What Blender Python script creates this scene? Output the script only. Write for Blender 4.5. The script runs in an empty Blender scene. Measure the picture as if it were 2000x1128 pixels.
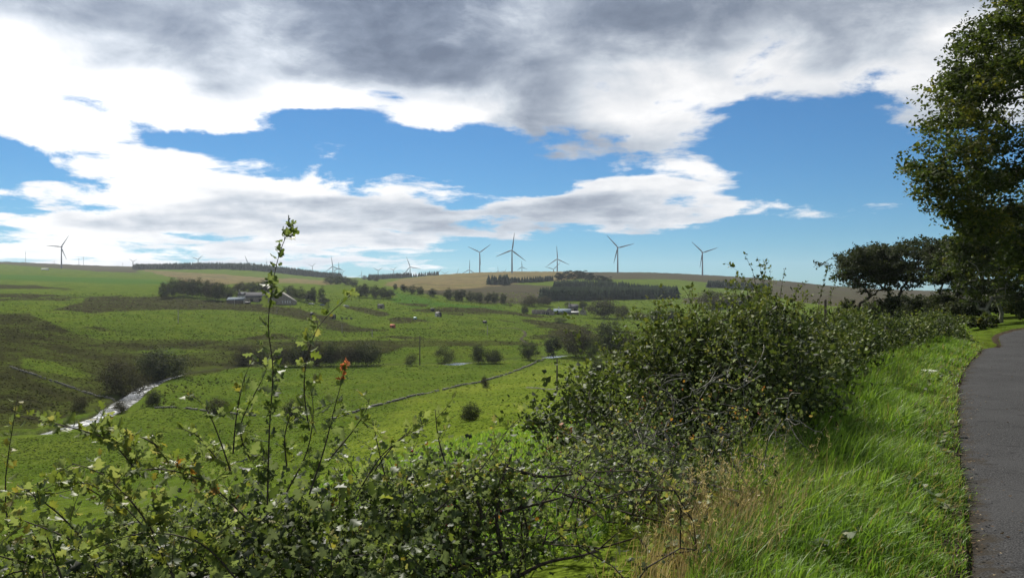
import bpy, math, random
import numpy as np

# ---------------------------------------------------------------- camera, sky, sun, exposure
SC = bpy.context.scene
COL = SC.collection
FPX, CX, CY, EYE = 1500.0, 1000.0, 564.0, 1.6      # focal length and centre in pixels of the 2000 px frame, eye height in metres

cam_data = bpy.data.cameras.new("camera")
cam = bpy.data.objects.new("camera", cam_data)
COL.objects.link(cam)
cam.location = (0, 0, EYE)
cam.rotation_euler = (math.radians(90), 0, 0)
cam_data.sensor_width = 36.0
cam_data.lens = 36.0 * FPX / 2000.0
cam_data.clip_start = 0.05
cam_data.clip_end = 60000
SC.camera = cam

SUN_AZ, SUN_EL = math.radians(-24), math.radians(45)      # azimuth from +Y, negative = to the left
SUN_DIR = (math.sin(SUN_AZ) * math.cos(SUN_EL), math.cos(SUN_AZ) * math.cos(SUN_EL), math.sin(SUN_EL))
SKY_STRENGTH = 0.10
CLOUD_GAIN = 0.60 / SKY_STRENGTH

sun_data = bpy.data.lights.new("sun", 'SUN')
sun_data.energy = 4.9
sun_data.angle = math.radians(4)
sun_data.color = (1.0, 0.95, 0.86)
sun = bpy.data.objects.new("sun", sun_data)
COL.objects.link(sun)
sun.rotation_euler = (math.radians(90) - SUN_EL, 0, math.pi - SUN_AZ)

SC.view_settings.view_transform = 'Standard'
SC.view_settings.look = 'None'
SC.view_settings.exposure = 0.75
SC.view_settings.gamma = 1.0
SC.view_settings.use_curve_mapping = False
SC.render.engine = 'CYCLES'
SC.cycles.max_bounces = 6
SC.cycles.diffuse_bounces = 3
SC.cycles.glossy_bounces = 2
SC.cycles.transmission_bounces = 3
SC.cycles.transparent_max_bounces = 4
SC.cycles.volume_bounces = 0
SC.cycles.use_denoising = True


class NT:
    """small helper for node trees"""
    def __init__(self, tree):
        self.t = tree
        self.t.nodes.clear()

    def n(self, kind, **kw):
        nd = self.t.nodes.new(kind)
        for k, v in kw.items():
            setattr(nd, k, v)
        return nd

    def put(self, sock, val):
        if val is None:
            return
        if isinstance(val, bpy.types.NodeSocket):
            self.t.links.new(val, sock)
        else:
            if sock.type == 'RGBA' and len(val) == 3:
                val = (*val, 1)
            sock.default_value = val

    def math(self, op, a, b=None, c=None, clamp=False):
        nd = self.n('ShaderNodeMath', operation=op, use_clamp=clamp)
        for i, v in enumerate((a, b, c)):
            self.put(nd.inputs[i], v)
        return nd.outputs[0]

    def vmath(self, op, a, b=None, c=None):
        nd = self.n('ShaderNodeVectorMath', operation=op)
        for i, v in enumerate((a, b, c)):
            if v is None:
                continue
            if op == 'SCALE' and i == 1:
                self.put(nd.inputs['Scale'], v)
            else:
                self.put(nd.inputs[i], v)
        return nd.outputs['Value'] if op in ('DOT_PRODUCT', 'LENGTH') else nd.outputs[0]

    def mix(self, f, a, b, blend='MIX'):
        nd = self.n('ShaderNodeMix', data_type='RGBA', blend_type=blend)
        self.put(nd.inputs[0], f)
        self.put(nd.inputs[6], a)
        self.put(nd.inputs[7], b)
        return nd.outputs[2]

    def ramp(self, fac, stops, interp='LINEAR'):
        nd = self.n('ShaderNodeValToRGB')
        cr = nd.color_ramp
        cr.interpolation = interp
        while len(cr.elements) < len(stops):
            cr.elements.new(0.5)
        for e, (p, c) in zip(cr.elements, stops):
            e.position = p
            e.color = (*c, 1) if len(c) == 3 else c
        self.put(nd.inputs[0], fac)
        return nd.outputs[0]

    def range(self, v, a, b, c=0.0, d=1.0, kind='SMOOTHSTEP'):
        nd = self.n('ShaderNodeMapRange', interpolation_type=kind)
        self.put(nd.inputs[0], v)
        for i, x in enumerate((a, b, c, d)):
            self.put(nd.inputs[i + 1], x)
        return nd.outputs[0]

    def noise(self, vec, scale, detail=4.0, rough=0.55, dist=0.0, lac=2.0):
        nd = self.n('ShaderNodeTexNoise')
        self.put(nd.inputs['Vector'], vec)
        nd.inputs['Scale'].default_value = scale
        nd.inputs['Detail'].default_value = detail
        nd.inputs['Roughness'].default_value = rough
        nd.inputs['Lacunarity'].default_value = lac
        nd.inputs['Distortion'].default_value = dist
        return nd


def px_az(u):
    return math.degrees(math.atan((u - CX) / FPX))


def px_el(u, v):
    return math.degrees(math.atan((CY - v) / FPX * math.cos(math.atan((u - CX) / FPX))))


def build_world():
    w = bpy.data.worlds.new("World")
    SC.world = w
    w.use_nodes = True
    T = NT(w.node_tree)
    out = T.n('ShaderNodeOutputWorld')
    bg = T.n('ShaderNodeBackground')
    bg.inputs['Strength'].default_value = SKY_STRENGTH
    T.t.links.new(bg.outputs[0], out.inputs[0])
    sky = T.n('ShaderNodeTexSky', sky_type='NISHITA')
    sky.sun_disc = False
    sky.sun_elevation = SUN_EL
    sky.sun_rotation = SUN_AZ
    sky.altitude = 200
    sky.air_density = 1.0
    sky.dust_density = 0.1
    sky.ozone_density = 3.0
    d = T.n('ShaderNodeTexCoord').outputs['Generated']
    d = T.vmath('NORMALIZE', d)
    sep = T.n('ShaderNodeSeparateXYZ')
    T.put(sep.inputs[0], d)
    x, y, z = sep.outputs
    # cloud-layer coordinates: the direction projected on a flat layer overhead
    zz = T.math('ADD', T.math('MAXIMUM', z, 0.0), 0.11)
    inv = T.math('DIVIDE', 1.0, zz)
    P = T.vmath('SCALE', d, inv)
    flat = T.n('ShaderNodeCombineXYZ')
    sp = T.n('ShaderNodeSeparateXYZ')
    T.put(sp.inputs[0], P)
    T.put(flat.inputs[0], sp.outputs[0])
    T.put(flat.inputs[1], sp.outputs[1])
    flat = flat.outputs[0]
    warp = T.noise(flat, 1.3, 2, 0.5)
    big = T.noise(flat, 1.7, 9, 0.62, 0.25)
    fine = T.noise(T.vmath('MULTIPLY', d, (1.0, 1.0, 1.7)), 9.0, 7, 0.62, 0.3)
    soft = T.noise(flat, 2.6, 3, 0.5)
    wv = T.n('ShaderNodeSeparateColor')
    T.put(wv.inputs[0], warp.outputs['Color'])
    fv = T.n('ShaderNodeSeparateColor')
    T.put(fv.inputs[0], fine.outputs['Color'])
    az = T.math('MULTIPLY', T.math('ARCTAN2', x, y), 180 / math.pi)
    el = T.math('MULTIPLY', T.math('ARCSINE', z), 180 / math.pi)
    az = T.math('MULTIPLY_ADD', T.math('SUBTRACT', wv.outputs[0], 0.5), 7.0, az)
    el = T.math('MULTIPLY_ADD', T.math('SUBTRACT', wv.outputs[1], 0.5), 3.4, el)
    az = T.math('MULTIPLY_ADD', T.math('SUBTRACT', fv.outputs[0], 0.5), 3.0, az)
    el = T.math('MULTIPLY_ADD', T.math('SUBTRACT', fv.outputs[1], 0.5), 1.6, el)
    A0, A1 = -38.0, 38.0
    t = T.math('DIVIDE', T.math('SUBTRACT', az, A0), A1 - A0)
    cols = [0, 150, 300, 450, 600, 750, 900, 1050, 1200, 1350, 1500, 1650, 1800, 2000]
    rows = [
        (-160, [.8] * 14, [.6, .6, .6, .65, .7, .8, .8, .7, .7, .7, .6, .55, .5, .5]),
        (20, [.8, .8, .85, .9, .95, 1, 1, .95, .95, .95, .85, .88, .9, .9],
             [.36, .34, .46, .58, .74, .88, .90, .66, .64, .66, .54, .54, .54, .52]),
        (80, [.85, .85, .9, .9, .95, 1, 1, .80, .80, .80, .62, .80, .88, .9],
             [.48, .58, .52, .52, .66, .86, .86, .48, .48, .60, .28, .44, .48, .48]),
        (140, [.95, .95, .95, .95, .95, 1, .95, .85, .68, .75, .66, .72, .85, .85],
              [.20, .24, .34, .42, .48, .74, .66, .50, .26, .26, .18, .26, .36, .38]),
        (190, [1, .95, .95, .95, .9, .66, .85, .92, .58, .75, .60, .55, .75, .8],
              [.0, .0, .05, .36, .0, .30, .22, .52, .18, .14, .16, .12, .2, .25]),
        (240, [1, .62, .75, .85, .30, .35, .80, .88, .80, .62, .32, .30, .58, .7],
              [0, 0, 0, 0, 0, 0, .02, .46, .12, .22, .2, .2, .25, .25]),
        (290, [.70, .85, .36, .38, .40, .15, .30, .56, .42, .54, .12, .18, .38, .4],
              [0, 0, 0, 0, 0, 0, .2, .55, .36, .2, .2, .2, .2, .2]),
        (335, [.22, .62, .72, .38, .46, .22, .12, .16, .48, .74, .14, .10, .15, .15],
              [0, 0, .05, 0, 0, 0, 0, 0, .05, .05, 0, 0, 0, 0]),
        (375, [.24, .36, .80, .80, .80, .66, .38, .26, .76, .76, .18, .10, .1, .1],
              [0, 0, 0, .05, .10, .05, 0, 0, .18, .15, 0, 0, 0, 0]),
        (412, [.34, .52, .84, .84, .84, .80, .74, .76, .86, .74, .54, .42, .30, .1],
              [0, 0, .05, .26, .36, .30, .36, .34, .42, .26, .1, .1, .1, .1]),
        (448, [.62, .74, .78, .76, .78, .70, .58, .60, .56, .34, .12, .28, .30, .1],
              [.0, .16, .30, .32, .32, .30, .36, .34, .25, .1, 0, 0, 0, 0]),
        (488, [.60, .66, .62, .66, .66, .60, .42, .25, .15, .10, .1, .1, .1, .1],
              [.0, .0, .04, .18, .20, .12, .1, .1, 0, 0, 0, 0, 0, 0]),
        (530, [.55, .62, .70, .62, .56, .50, .42, .30, .36, .22, .15, .1, .1, .1],
              [.05, .1, .2, .3, .25, .15, .05, 0, 0, 0, 0, 0, 0, 0]),
    ]
    prev = None
    pel = None
    for v, cov, sh in rows[::-1]:
        e = px_el(1000, v)
        r = T.ramp(t, [((px_az(u) - A0) / (A1 - A0), (c, s, 0)) for u, c, s in zip(cols, cov, sh)], 'EASE')
        prev = r if prev is None else T.mix(T.range(el, pel, e), prev, r)
        pel = e
    lay = T.n('ShaderNodeSeparateColor')
    T.put(lay.inputs[0], prev)
    cover, shade = lay.outputs[0], lay.outputs[1]
    nb = T.math('SUBTRACT', big.outputs[0], 0.5)
    c = T.math('MULTIPLY_ADD', nb, 1.15, cover)
    c = T.math('MULTIPLY_ADD', T.math('SUBTRACT', fine.outputs[0], 0.5), 0.5, c)
    alpha = T.range(c, 0.44, 0.62)
    # brightness: thin and sun-facing cloud is white, thick cloud grey
    ns = T.math('SUBTRACT', soft.outputs[0], 0.5)
    nf = T.math('SUBTRACT', fine.outputs[0], 0.5)
    amp = T.math('MULTIPLY_ADD', shade, 1.0, 0.22)
    s = T.math('MULTIPLY_ADD', T.math('MULTIPLY', ns, 1.1), amp, shade)
    s = T.math('MULTIPLY_ADD', T.math('MULTIPLY', nf, 1.3), amp, s)
    s = T.math('MULTIPLY_ADD', T.math('MULTIPLY', nb, 0.9), amp, s)
    col = T.ramp(s, [(0.0, (1.08, 1.07, 1.06)), (0.14, (.86, .87, .89)), (0.32, (.57, .62, .69)), (0.5, (.36, .41, .49)), (0.72, (.205, .25, .33)), (1.0, (.13, .165, .235))])
    glow = T.vmath('DOT_PRODUCT', d, SUN_DIR)
    glow = T.range(glow, 0.74, 0.92, 1.0, 1.3)
    col = T.vmath('SCALE', col, T.math('MULTIPLY', glow, CLOUD_GAIN))
    sk = T.vmath('MULTIPLY', sky.outputs[0], (0.126, 0.318, 0.458))
    fin = T.mix(alpha, sk, col)
    T.put(bg.inputs['Color'], fin)
    w.cycles.sampling_method = 'MANUAL'
    w.cycles.sample_map_resolution = 512


build_world()

# ---------------------------------------------------------------- mesh and object helpers
RNG = np.random.default_rng(7)


def mk(name, V, F, mat, parent=None, tint=None, smooth=False, mats=None, midx=None):
    """one mesh object from vertex array V and a list of face index arrays F"""
    me = bpy.data.meshes.new(name)
    fill_mesh(me, V, F, tint, smooth)
    for m in (mats or [mat]):
        me.materials.append(m)
    if midx is not None:
        me.polygons.foreach_set('material_index', np.asarray(midx, dtype=np.int32))
    o = bpy.data.objects.new(name, me)
    COL.objects.link(o)
    o.parent = parent
    return o


def fill_mesh(me, V, F, tint=None, smooth=False):
    V = np.asarray(V, dtype=np.float32)
    F = [np.asarray(f, dtype=np.int32) for f in F if len(f)]
    me.vertices.add(len(V))
    me.vertices.foreach_set('co', V.ravel())
    loops = np.concatenate([f.ravel() for f in F])
    tot = np.concatenate([np.full(len(f), f.shape[1], dtype=np.int32) for f in F])
    start = np.concatenate([[0], np.cumsum(tot)[:-1]]).astype(np.int32)
    me.loops.add(len(loops))
    me.loops.foreach_set('vertex_index', loops)
    me.polygons.add(len(tot))
    me.polygons.foreach_set('loop_start', start)
    me.polygons.foreach_set('loop_total', tot)
    if smooth:
        me.polygons.foreach_set('use_smooth', np.ones(len(tot), dtype=bool))
    if tint is not None:
        for k, arr in (tint.items() if isinstance(tint, dict) else [('tint', tint)]):
            at = me.attributes.new(k, 'FLOAT', 'POINT')
            at.data.foreach_set('value', np.asarray(arr, dtype=np.float32))
    me.update(calc_edges=True)


class MB:
    """collects vertices and faces of one mesh"""
    def __init__(self):
        self.v, self.f, self.t, self.n = [], {}, [], 0

    def add(self, V, F, tint=0.5):
        V = np.asarray(V, dtype=float).reshape(-1, 3)
        F = np.asarray(F, dtype=int)
        self.v.append(V)
        self.f.setdefault(F.shape[1], []).append(F + self.n)
        self.t.append(np.broadcast_to(np.asarray(tint, dtype=float), (len(V),)).copy())
        self.n += len(V)
        return self

    def box(self, c, s, rz=0.0, tint=0.5):
        q = np.array([[x, y, z] for z in (-.5, .5) for y in (-.5, .5) for x in (-.5, .5)]) * s
        ca, sa = math.cos(rz), math.sin(rz)
        q = np.c_[q[:, 0] * ca - q[:, 1] * sa, q[:, 0] * sa + q[:, 1] * ca, q[:, 2]] + np.asarray(c)
        return self.add(q, [[0, 2, 3, 1], [4, 5, 7, 6], [0, 1, 5, 4], [2, 6, 7, 3], [0, 4, 6, 2], [1, 3, 7, 5]], tint)

    def tube(self, P, R, sides=6, tint=0.5, cap=True):
        P = np.asarray(P, dtype=float)
        R = np.broadcast_to(np.asarray(R, dtype=float), (len(P),))
        T = np.gradient(P, axis=0)
        T /= np.linalg.norm(T, axis=1, keepdims=True) + 1e-9
        ref = np.where(np.abs(T[:, 2:3]) > 0.9, [[1.0, 0, 0]], [[0, 0, 1.0]])
        A = np.cross(T, ref)
        A /= np.linalg.norm(A, axis=1, keepdims=True) + 1e-9
        B = np.cross(T, A)
        an = np.arange(sides) * 2 * np.pi / sides
        V = P[:, None] + R[:, None, None] * (A[:, None] * np.cos(an)[None, :, None] + B[:, None] * np.sin(an)[None, :, None])
        V = V.reshape(-1, 3)
        i = np.arange(len(P) - 1)[:, None] * sides
        j = np.arange(sides)[None]
        k = (j + 1) % sides
        F = np.stack([i + j, i + k, i + sides + k, i + sides + j], -1).reshape(-1, 4)
        self.add(V, F, tint)
        if cap and sides in (3, 4, 5, 6, 8, 10, 12):
            self.f.setdefault(sides, []).append(np.array([self.n - sides + np.arange(sides)]))
        return self

    def build(self, name, mat, parent=None, smooth=False):
        return mk(name, np.concatenate(self.v), [np.concatenate(x) for x in self.f.values()], mat, parent, np.concatenate(self.t), smooth)


def tag(o, label=None, cat=None, group=None, kind=None):
    for k, v in (('label', label), ('category', cat), ('group', group), ('kind', kind)):
        if v:
            o[k] = v
    return o


def empty(name, loc, rz=0.0, sc=1.0):
    o = bpy.data.objects.new(name, None)
    COL.objects.link(o)
    o.location = loc
    o.rotation_euler = (0, 0, rz)
    o.scale = (sc, sc, sc)
    o.empty_display_size = 0.2
    return o


def copy_tree(o, parent=None):
    c = o.copy()
    COL.objects.link(c)
    c.parent = parent
    for ch in list(o.children):
        copy_tree(ch, c)
    return c


ORD = ("first second third fourth fifth sixth seventh eighth ninth tenth eleventh twelfth thirteenth fourteenth fifteenth sixteenth "
       "seventeenth eighteenth nineteenth twentieth twenty-first twenty-second twenty-third twenty-fourth twenty-fifth twenty-sixth "
       "twenty-seventh twenty-eighth twenty-ninth thirtieth thirty-first thirty-second thirty-third thirty-fourth").split()


def sstep(a, b, x):
    t = np.clip((x - a) / (b - a), 0, 1)
    return t * t * (3 - 2 * t)


# value noise in numpy
_perm = np.random.default_rng(3).random((256, 256))


def vnoise(x, y):
    xi, yi = np.floor(x).astype(int), np.floor(y).astype(int)
    fx, fy = x - xi, y - yi
    fx, fy = fx * fx * (3 - 2 * fx), fy * fy * (3 - 2 * fy)
    a, b = _perm[xi & 255, yi & 255], _perm[(xi + 1) & 255, yi & 255]
    c, d = _perm[xi & 255, (yi + 1) & 255], _perm[(xi + 1) & 255, (yi + 1) & 255]
    return (a * (1 - fx) + b * fx) * (1 - fy) + (c * (1 - fx) + d * fx) * fy - 0.5


def fbm(x, y, octs=4):
    s, a = 0, 1.0
    for k in range(octs):
        s = s + a * vnoise(x * 2 ** k + 17.3 * k, y * 2 ** k + 5.1 * k)
        a *= 0.5
    return s


# ---------------------------------------------------------------- materials
def principled(T, **kw):
    b = T.n('ShaderNodeBsdfPrincipled')
    for k, v in kw.items():
        T.put(b.inputs[k.replace('_', ' ')], v)
    return b


def new_mat(name):
    m = bpy.data.materials.new(name)
    m.use_nodes = True
    T = NT(m.node_tree)
    T.out = T.n('ShaderNodeOutputMaterial')
    return m, T


def attr(T, name):
    a = T.n('ShaderNodeAttribute', attribute_name=name)
    return a.outputs['Fac']


def plain(name, col, rough=0.8, spec=0.3, var=0.25, scale=3.0, metal=0.0):
    m, T = new_mat(name)
    tc = T.n('ShaderNodeTexCoord').outputs['Object']
    nz = T.noise(tc, scale, 5, 0.6).outputs[0]
    f = T.range(nz, 0.3, 0.7, 1 - var, 1 + var, 'LINEAR')
    c = T.vmath('SCALE', tuple(col), f)
    b = principled(T, Base_Color=c, Roughness=rough, Metallic=metal)
    b.inputs['Specular IOR Level'].default_value = spec
    T.t.links.new(b.outputs[0], T.out.inputs[0])
    return m


def leaf_mat(name, stops, trans=0.4, rough=0.45, spec=0.4, tcol=1.5, pale=0.0):
    """foliage: colour picked along a ramp by the leaf's own tint, some light passes through"""
    m, T = new_mat(name)
    c = T.ramp(attr(T, 'tint'), stops)
    if pale:       # leaf undersides are paler
        c = T.mix(T.math('MULTIPLY', T.n('ShaderNodeNewGeometry').outputs['Backfacing'], pale), c, (.20, .235, .15))
    b = principled(T, Base_Color=c, Roughness=rough)
    b.inputs['Specular IOR Level'].default_value = spec
    tr = T.n('ShaderNodeBsdfTranslucent')
    T.put(tr.inputs[0], T.vmath('MULTIPLY', c, (tcol * 1.1, tcol * 1.1, tcol * 0.7)))
    mx = T.n('ShaderNodeMixShader')
    mx.inputs[0].default_value = trans
    T.t.links.new(b.outputs[0], mx.inputs[1])
    T.t.links.new(tr.outputs[0], mx.inputs[2])
    T.t.links.new(mx.outputs[0], T.out.inputs[0])
    return m


def bark_mat(name, c0, c1, scale=12.0):
    m, T = new_mat(name)
    tc = T.n('ShaderNodeTexCoord').outputs['Object']
    nz = T.noise(tc, scale, 6, 0.65)
    c = T.mix(T.range(nz.outputs[0], 0.35, 0.65), c0, c1)
    b = principled(T, Base_Color=c, Roughness=0.9)
    b.inputs['Specular IOR Level'].default_value = 0.2
    bp = T.n('ShaderNodeBump')
    bp.inputs['Strength'].default_value = 0.5
    bp.inputs['Distance'].default_value = 0.02
    T.put(bp.inputs['Height'], nz.outputs[0])
    T.put(b.inputs['Normal'], bp.outputs[0])
    T.t.links.new(b.outputs[0], T.out.inputs[0])
    return m
# ---------------------------------------------------------------- terrain
# control points (image column u, depth Y, height z), from which one smooth surface is spun
def zpx(v, Y):
    return EYE - (v - CY) * Y / FPX


CTRL = []


def ctl(u, *pts):
    for Y, z in pts:
        CTRL.append((math.atan((u - CX) / FPX), math.log(math.hypot((u - CX) / FPX * Y, Y)), z))


def V(*pts):
    return [(Y, zpx(v, Y)) for Y, v in pts]


ctl(-500, (3, -.4), (8, -3), (20, -10), (50, -20), (90, -26.5), (140, -27.5), (190, -23), (260, -14), (400, -4), (800, 14), (1500, 50), (2600, 92), (5000, 110))
ctl(0, (3, -.2), (8, -3), (20, -9.5), (50, -19.5), (95, -26.5), (140, -27.6), *V((175, 800), (230, 712), (330, 632), (480, 592), (1000, 545), (1750, 517), (2600, 511), (4500, 530)))
ctl(200, (4, -.3), (10, -3), (25, -9.5), (60, -19), (105, -26.5), (150, -27.6), (205, -26.0), *V((290, 694), (400, 625), (600, 583), (1000, 552), (1950, 527.5), (2800, 519), (4500, 535)))
ctl(350, (4, -.4), (10, -2.8), (25, -8.5), (60, -17.5), (115, -26.4), (180, -27.5), (245, -27.5), *V((330, 684), (400, 638), (560, 596), (680, 574), (1000, 553), (1500, 536), (2100, 523), (2800, 523), (4500, 540)))
ctl(500, (4, -.4), (12, -3), (30, -8), (70, -16.5), (125, -26), (200, -27.5), (270, -27.5), *V((330, 682), (400, 645), (560, 600), (700, 576), (900, 560), (1200, 552), (1500, 542), (2100, 523), (2900, 528), (4500, 545)))
ctl(700, (4.5, -.3), (12, -2.4), (30, -6.5), (70, -14), (130, -24), (170, -27), (220, -27.5), (280, -27.6), *V((330, 683), (400, 655), (500, 620), (650, 590), (900, 563), (1200, 553), (1800, 548), (2500, 545), (4500, 550)))
ctl(900, (5, -.2), (12, -1.6), (30, -5), (60, -10), (100, -15.8), (150, -22.5), (200, -27), (260, -27.5), (300, -27.6), *V((335, 680), (400, 658), (500, 625), (650, 592), (850, 572), (1150, 556), (1500, 539), (1750, 534), (2500, 537), (4500, 545)))
ctl(1100, (5.5, -.05), (12, -1.0), (20, -2.6), (40, -5.8), (80, -11.5), (130, -17.6), (200, -24.0), (270, -27.2), (330, -27.7), *V((390, 670), (480, 640), (600, 616), (760, 592), (1000, 569), (1250, 550), (1500, 538), (1750, 531.5), (2500, 536), (4500, 545)))
ctl(1300, (4, 0), (7, -.05), (12, -.8), (25, -2.8), (60, -7), (120, -14), (200, -20), (300, -26.0), *V((400, 668), (520, 635), (700, 603), (850, 585), (1150, 562), (1450, 545), (1750, 534.5), (2500, 540), (4500, 548)))
ctl(1500, (4, 0), (9, 0), (14, -.6), (30, -2.2), (60, -5), (120, -10), (250, -18), *V((400, 650), (600, 607), (850, 584), (1200, 563), (1600, 546), (2500, 552), (4500, 556)))
ctl(1680, (4, 0), (14, 0), (20, -.4), (40, -1.6), (80, -3.5), (200, -10), *V((400, 611), (700, 590), (1000, 578), (1500, 563), (2000, 570), (3000, 585), (5000, 590), (9000, 592)))
ctl(1900, (3, 0), (10, 0), (20, 0), (40, -1.0), (80, -1.6), (150, -2.5), (400, -7), (1000, -9), (1600, -4), (2400, -25), (4500, -70), (9000, -150))
ctl(2300, (3, 0), (10, .1), (30, .2), (80, 0), (200, -1), (800, -4), (2000, -20), (4500, -70), (9000, -150))
for deg in (75, 110, 145, 180, -180, -145, -110, -75):
    k = 1.0 if abs(deg) > 100 else 0.5
    left = deg in (-110, -75)
    for r, z in ((2, 0), (8, -2 if left else .1), (40, -14 if left else .5), (150, -22 if left else 2), (700, 4), (2500, 60 * k), (5000, 80 * k)):
        CTRL.append((math.radians(deg), math.log(r), z))
CTRL += [(0.0, math.log(1.0), 0.0), (0.6, math.log(1.0), 0.0), (-0.6, math.log(1.0), 0.0), (0.0, math.log(2.5), 0.0), (0.3, math.log(2.5), 0.0)]
_c = np.array(CTRL)
_S = np.array([math.radians(11), 0.42])


def _ker(r2):
    return 0.5 * r2 * np.log(r2 + 1e-12)


def _tps_fit(p, z):
    n = len(p)
    d = ((p[:, None] - p[None]) ** 2).sum(-1)
    K = _ker(d) + np.eye(n) * 0.02
    Pm = np.c_[np.ones(n), p]
    A = np.block([[K, Pm], [Pm.T, np.zeros((3, 3))]])
    return np.linalg.solve(A, np.r_[z, 0, 0, 0])


# heights are fitted as slopes seen from the eye (drop over distance), which keeps near and far equally exact
_p = _c[:, :2] / _S
_w = _tps_fit(_p, (_c[:, 2] - EYE) / np.exp(_c[:, 1]) * 100)

# road: left edge line, from behind the camera round the far bend
ROAD_EDGE = np.array([(-23, -40), (-11.5, -20), (0.07, 0), (2.49, 4.2), (7.75, 13.3), (12.8, 20.9), (18.6, 30), (24.8, 39), (29.6, 46.5), (37, 53.5), (50, 58.5), (80, 61), (120, 60), (160, 56)], float)
ROAD_W = 3.4


def resample(P, step):
    P = np.asarray(P, float)
    Q = [P[0]]
    for i in range(len(P) - 1):           # Catmull-Rom
        p0, p1, p2, p3 = P[max(i - 1, 0)], P[i], P[i + 1], P[min(i + 2, len(P) - 1)]
        n = max(2, int(np.linalg.norm(p2 - p1) / step))
        for t in np.linspace(0, 1, n + 1)[1:]:
            Q.append(0.5 * ((2 * p1) + (p2 - p0) * t + (2 * p0 - 5 * p1 + 4 * p2 - p3) * t * t + (3 * p1 - p0 - 3 * p2 + p3) * t ** 3))
    return np.array(Q)


_re = resample(ROAD_EDGE, 0.6)
_tg = np.gradient(_re, axis=0)
_tg /= np.linalg.norm(_tg, axis=1, keepdims=True)
_rn = np.c_[_tg[:, 1], -_tg[:, 0]]          # to the right of travel
ROAD_C = _re + _rn * ROAD_W / 2
_rs = np.r_[0, np.cumsum(np.linalg.norm(np.diff(_re, axis=0), axis=1))]
_s0 = _rs[np.argmin(np.hypot(_re[:, 0] - 0.1, _re[:, 1]))]
ROAD_S = _rs - _s0


def road_z(s):
    return np.interp(s, [-50, 0, 14, 20, 24, 27, 31, 36, 40, 46, 54, 62, 90, 200], [0, 0, 0, .04, .04, -.18, -.85, -1.42, -1.45, -1.28, -1.15, -1.1, -.9, -.5])


def seg_dist(x, y, P):
    """distance, signed side and nearest index of a polyline"""
    sh = x.shape
    x, y = x.ravel(), y.ravel()
    best = np.full(x.shape, 1e9)
    idx = np.zeros(x.shape)
    side = np.zeros(x.shape)
    for i in range(len(P) - 1):
        a, b = P[i], P[i + 1]
        d = b - a
        L2 = d @ d
        t = np.clip(((x - a[0]) * d[0] + (y - a[1]) * d[1]) / L2, 0, 1)
        ex, ey = x - (a[0] + t * d[0]), y - (a[1] + t * d[1])
        q = np.hypot(ex, ey)
        m = q < best
        best[m] = q[m]
        idx[m] = i + t[m]
        side[m] = np.sign(d[1] * ex - d[0] * ey)[m]
    return best.reshape(sh), side.reshape(sh), idx.reshape(sh)


WATER_Z = -28.35
RIVER_PX = [(-900, 840), (-500, 846), (-200, 851), (-40, 853), (50, 853), (100, 847), (150, 833), (215, 806), (262, 773), (305, 749), (380, 729), (500, 717), (640, 716), (760, 714.5), (890, 711.5), (1000, 703.5), (1085, 697), (1200, 690), (1350, 683), (1500, 676)]
RIVER = []
for u, v in RIVER_PX:
    Y = (EYE - WATER_Z) * FPX / (v - CY)
    RIVER.append(((u - CX) / FPX * Y, Y))
RIVER = resample(np.array(RIVER), 6.0)
_rc = ROAD_C[::3]
_rcs = ROAD_S[::3]


def river_squeeze(x, y):
    """metres by which the channel is narrowed; two wider pools stay open to view"""
    u = CX + FPX * x / np.maximum(y, 1)
    pool = np.exp(-((u - 890) / 26) ** 2) + np.exp(-((u - 1082) / 24) ** 2)
    return 1.35 + .75 * sstep(232, 262, y) - 2.6 * pool + 1.9 * sstep(105, 55, u)


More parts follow.
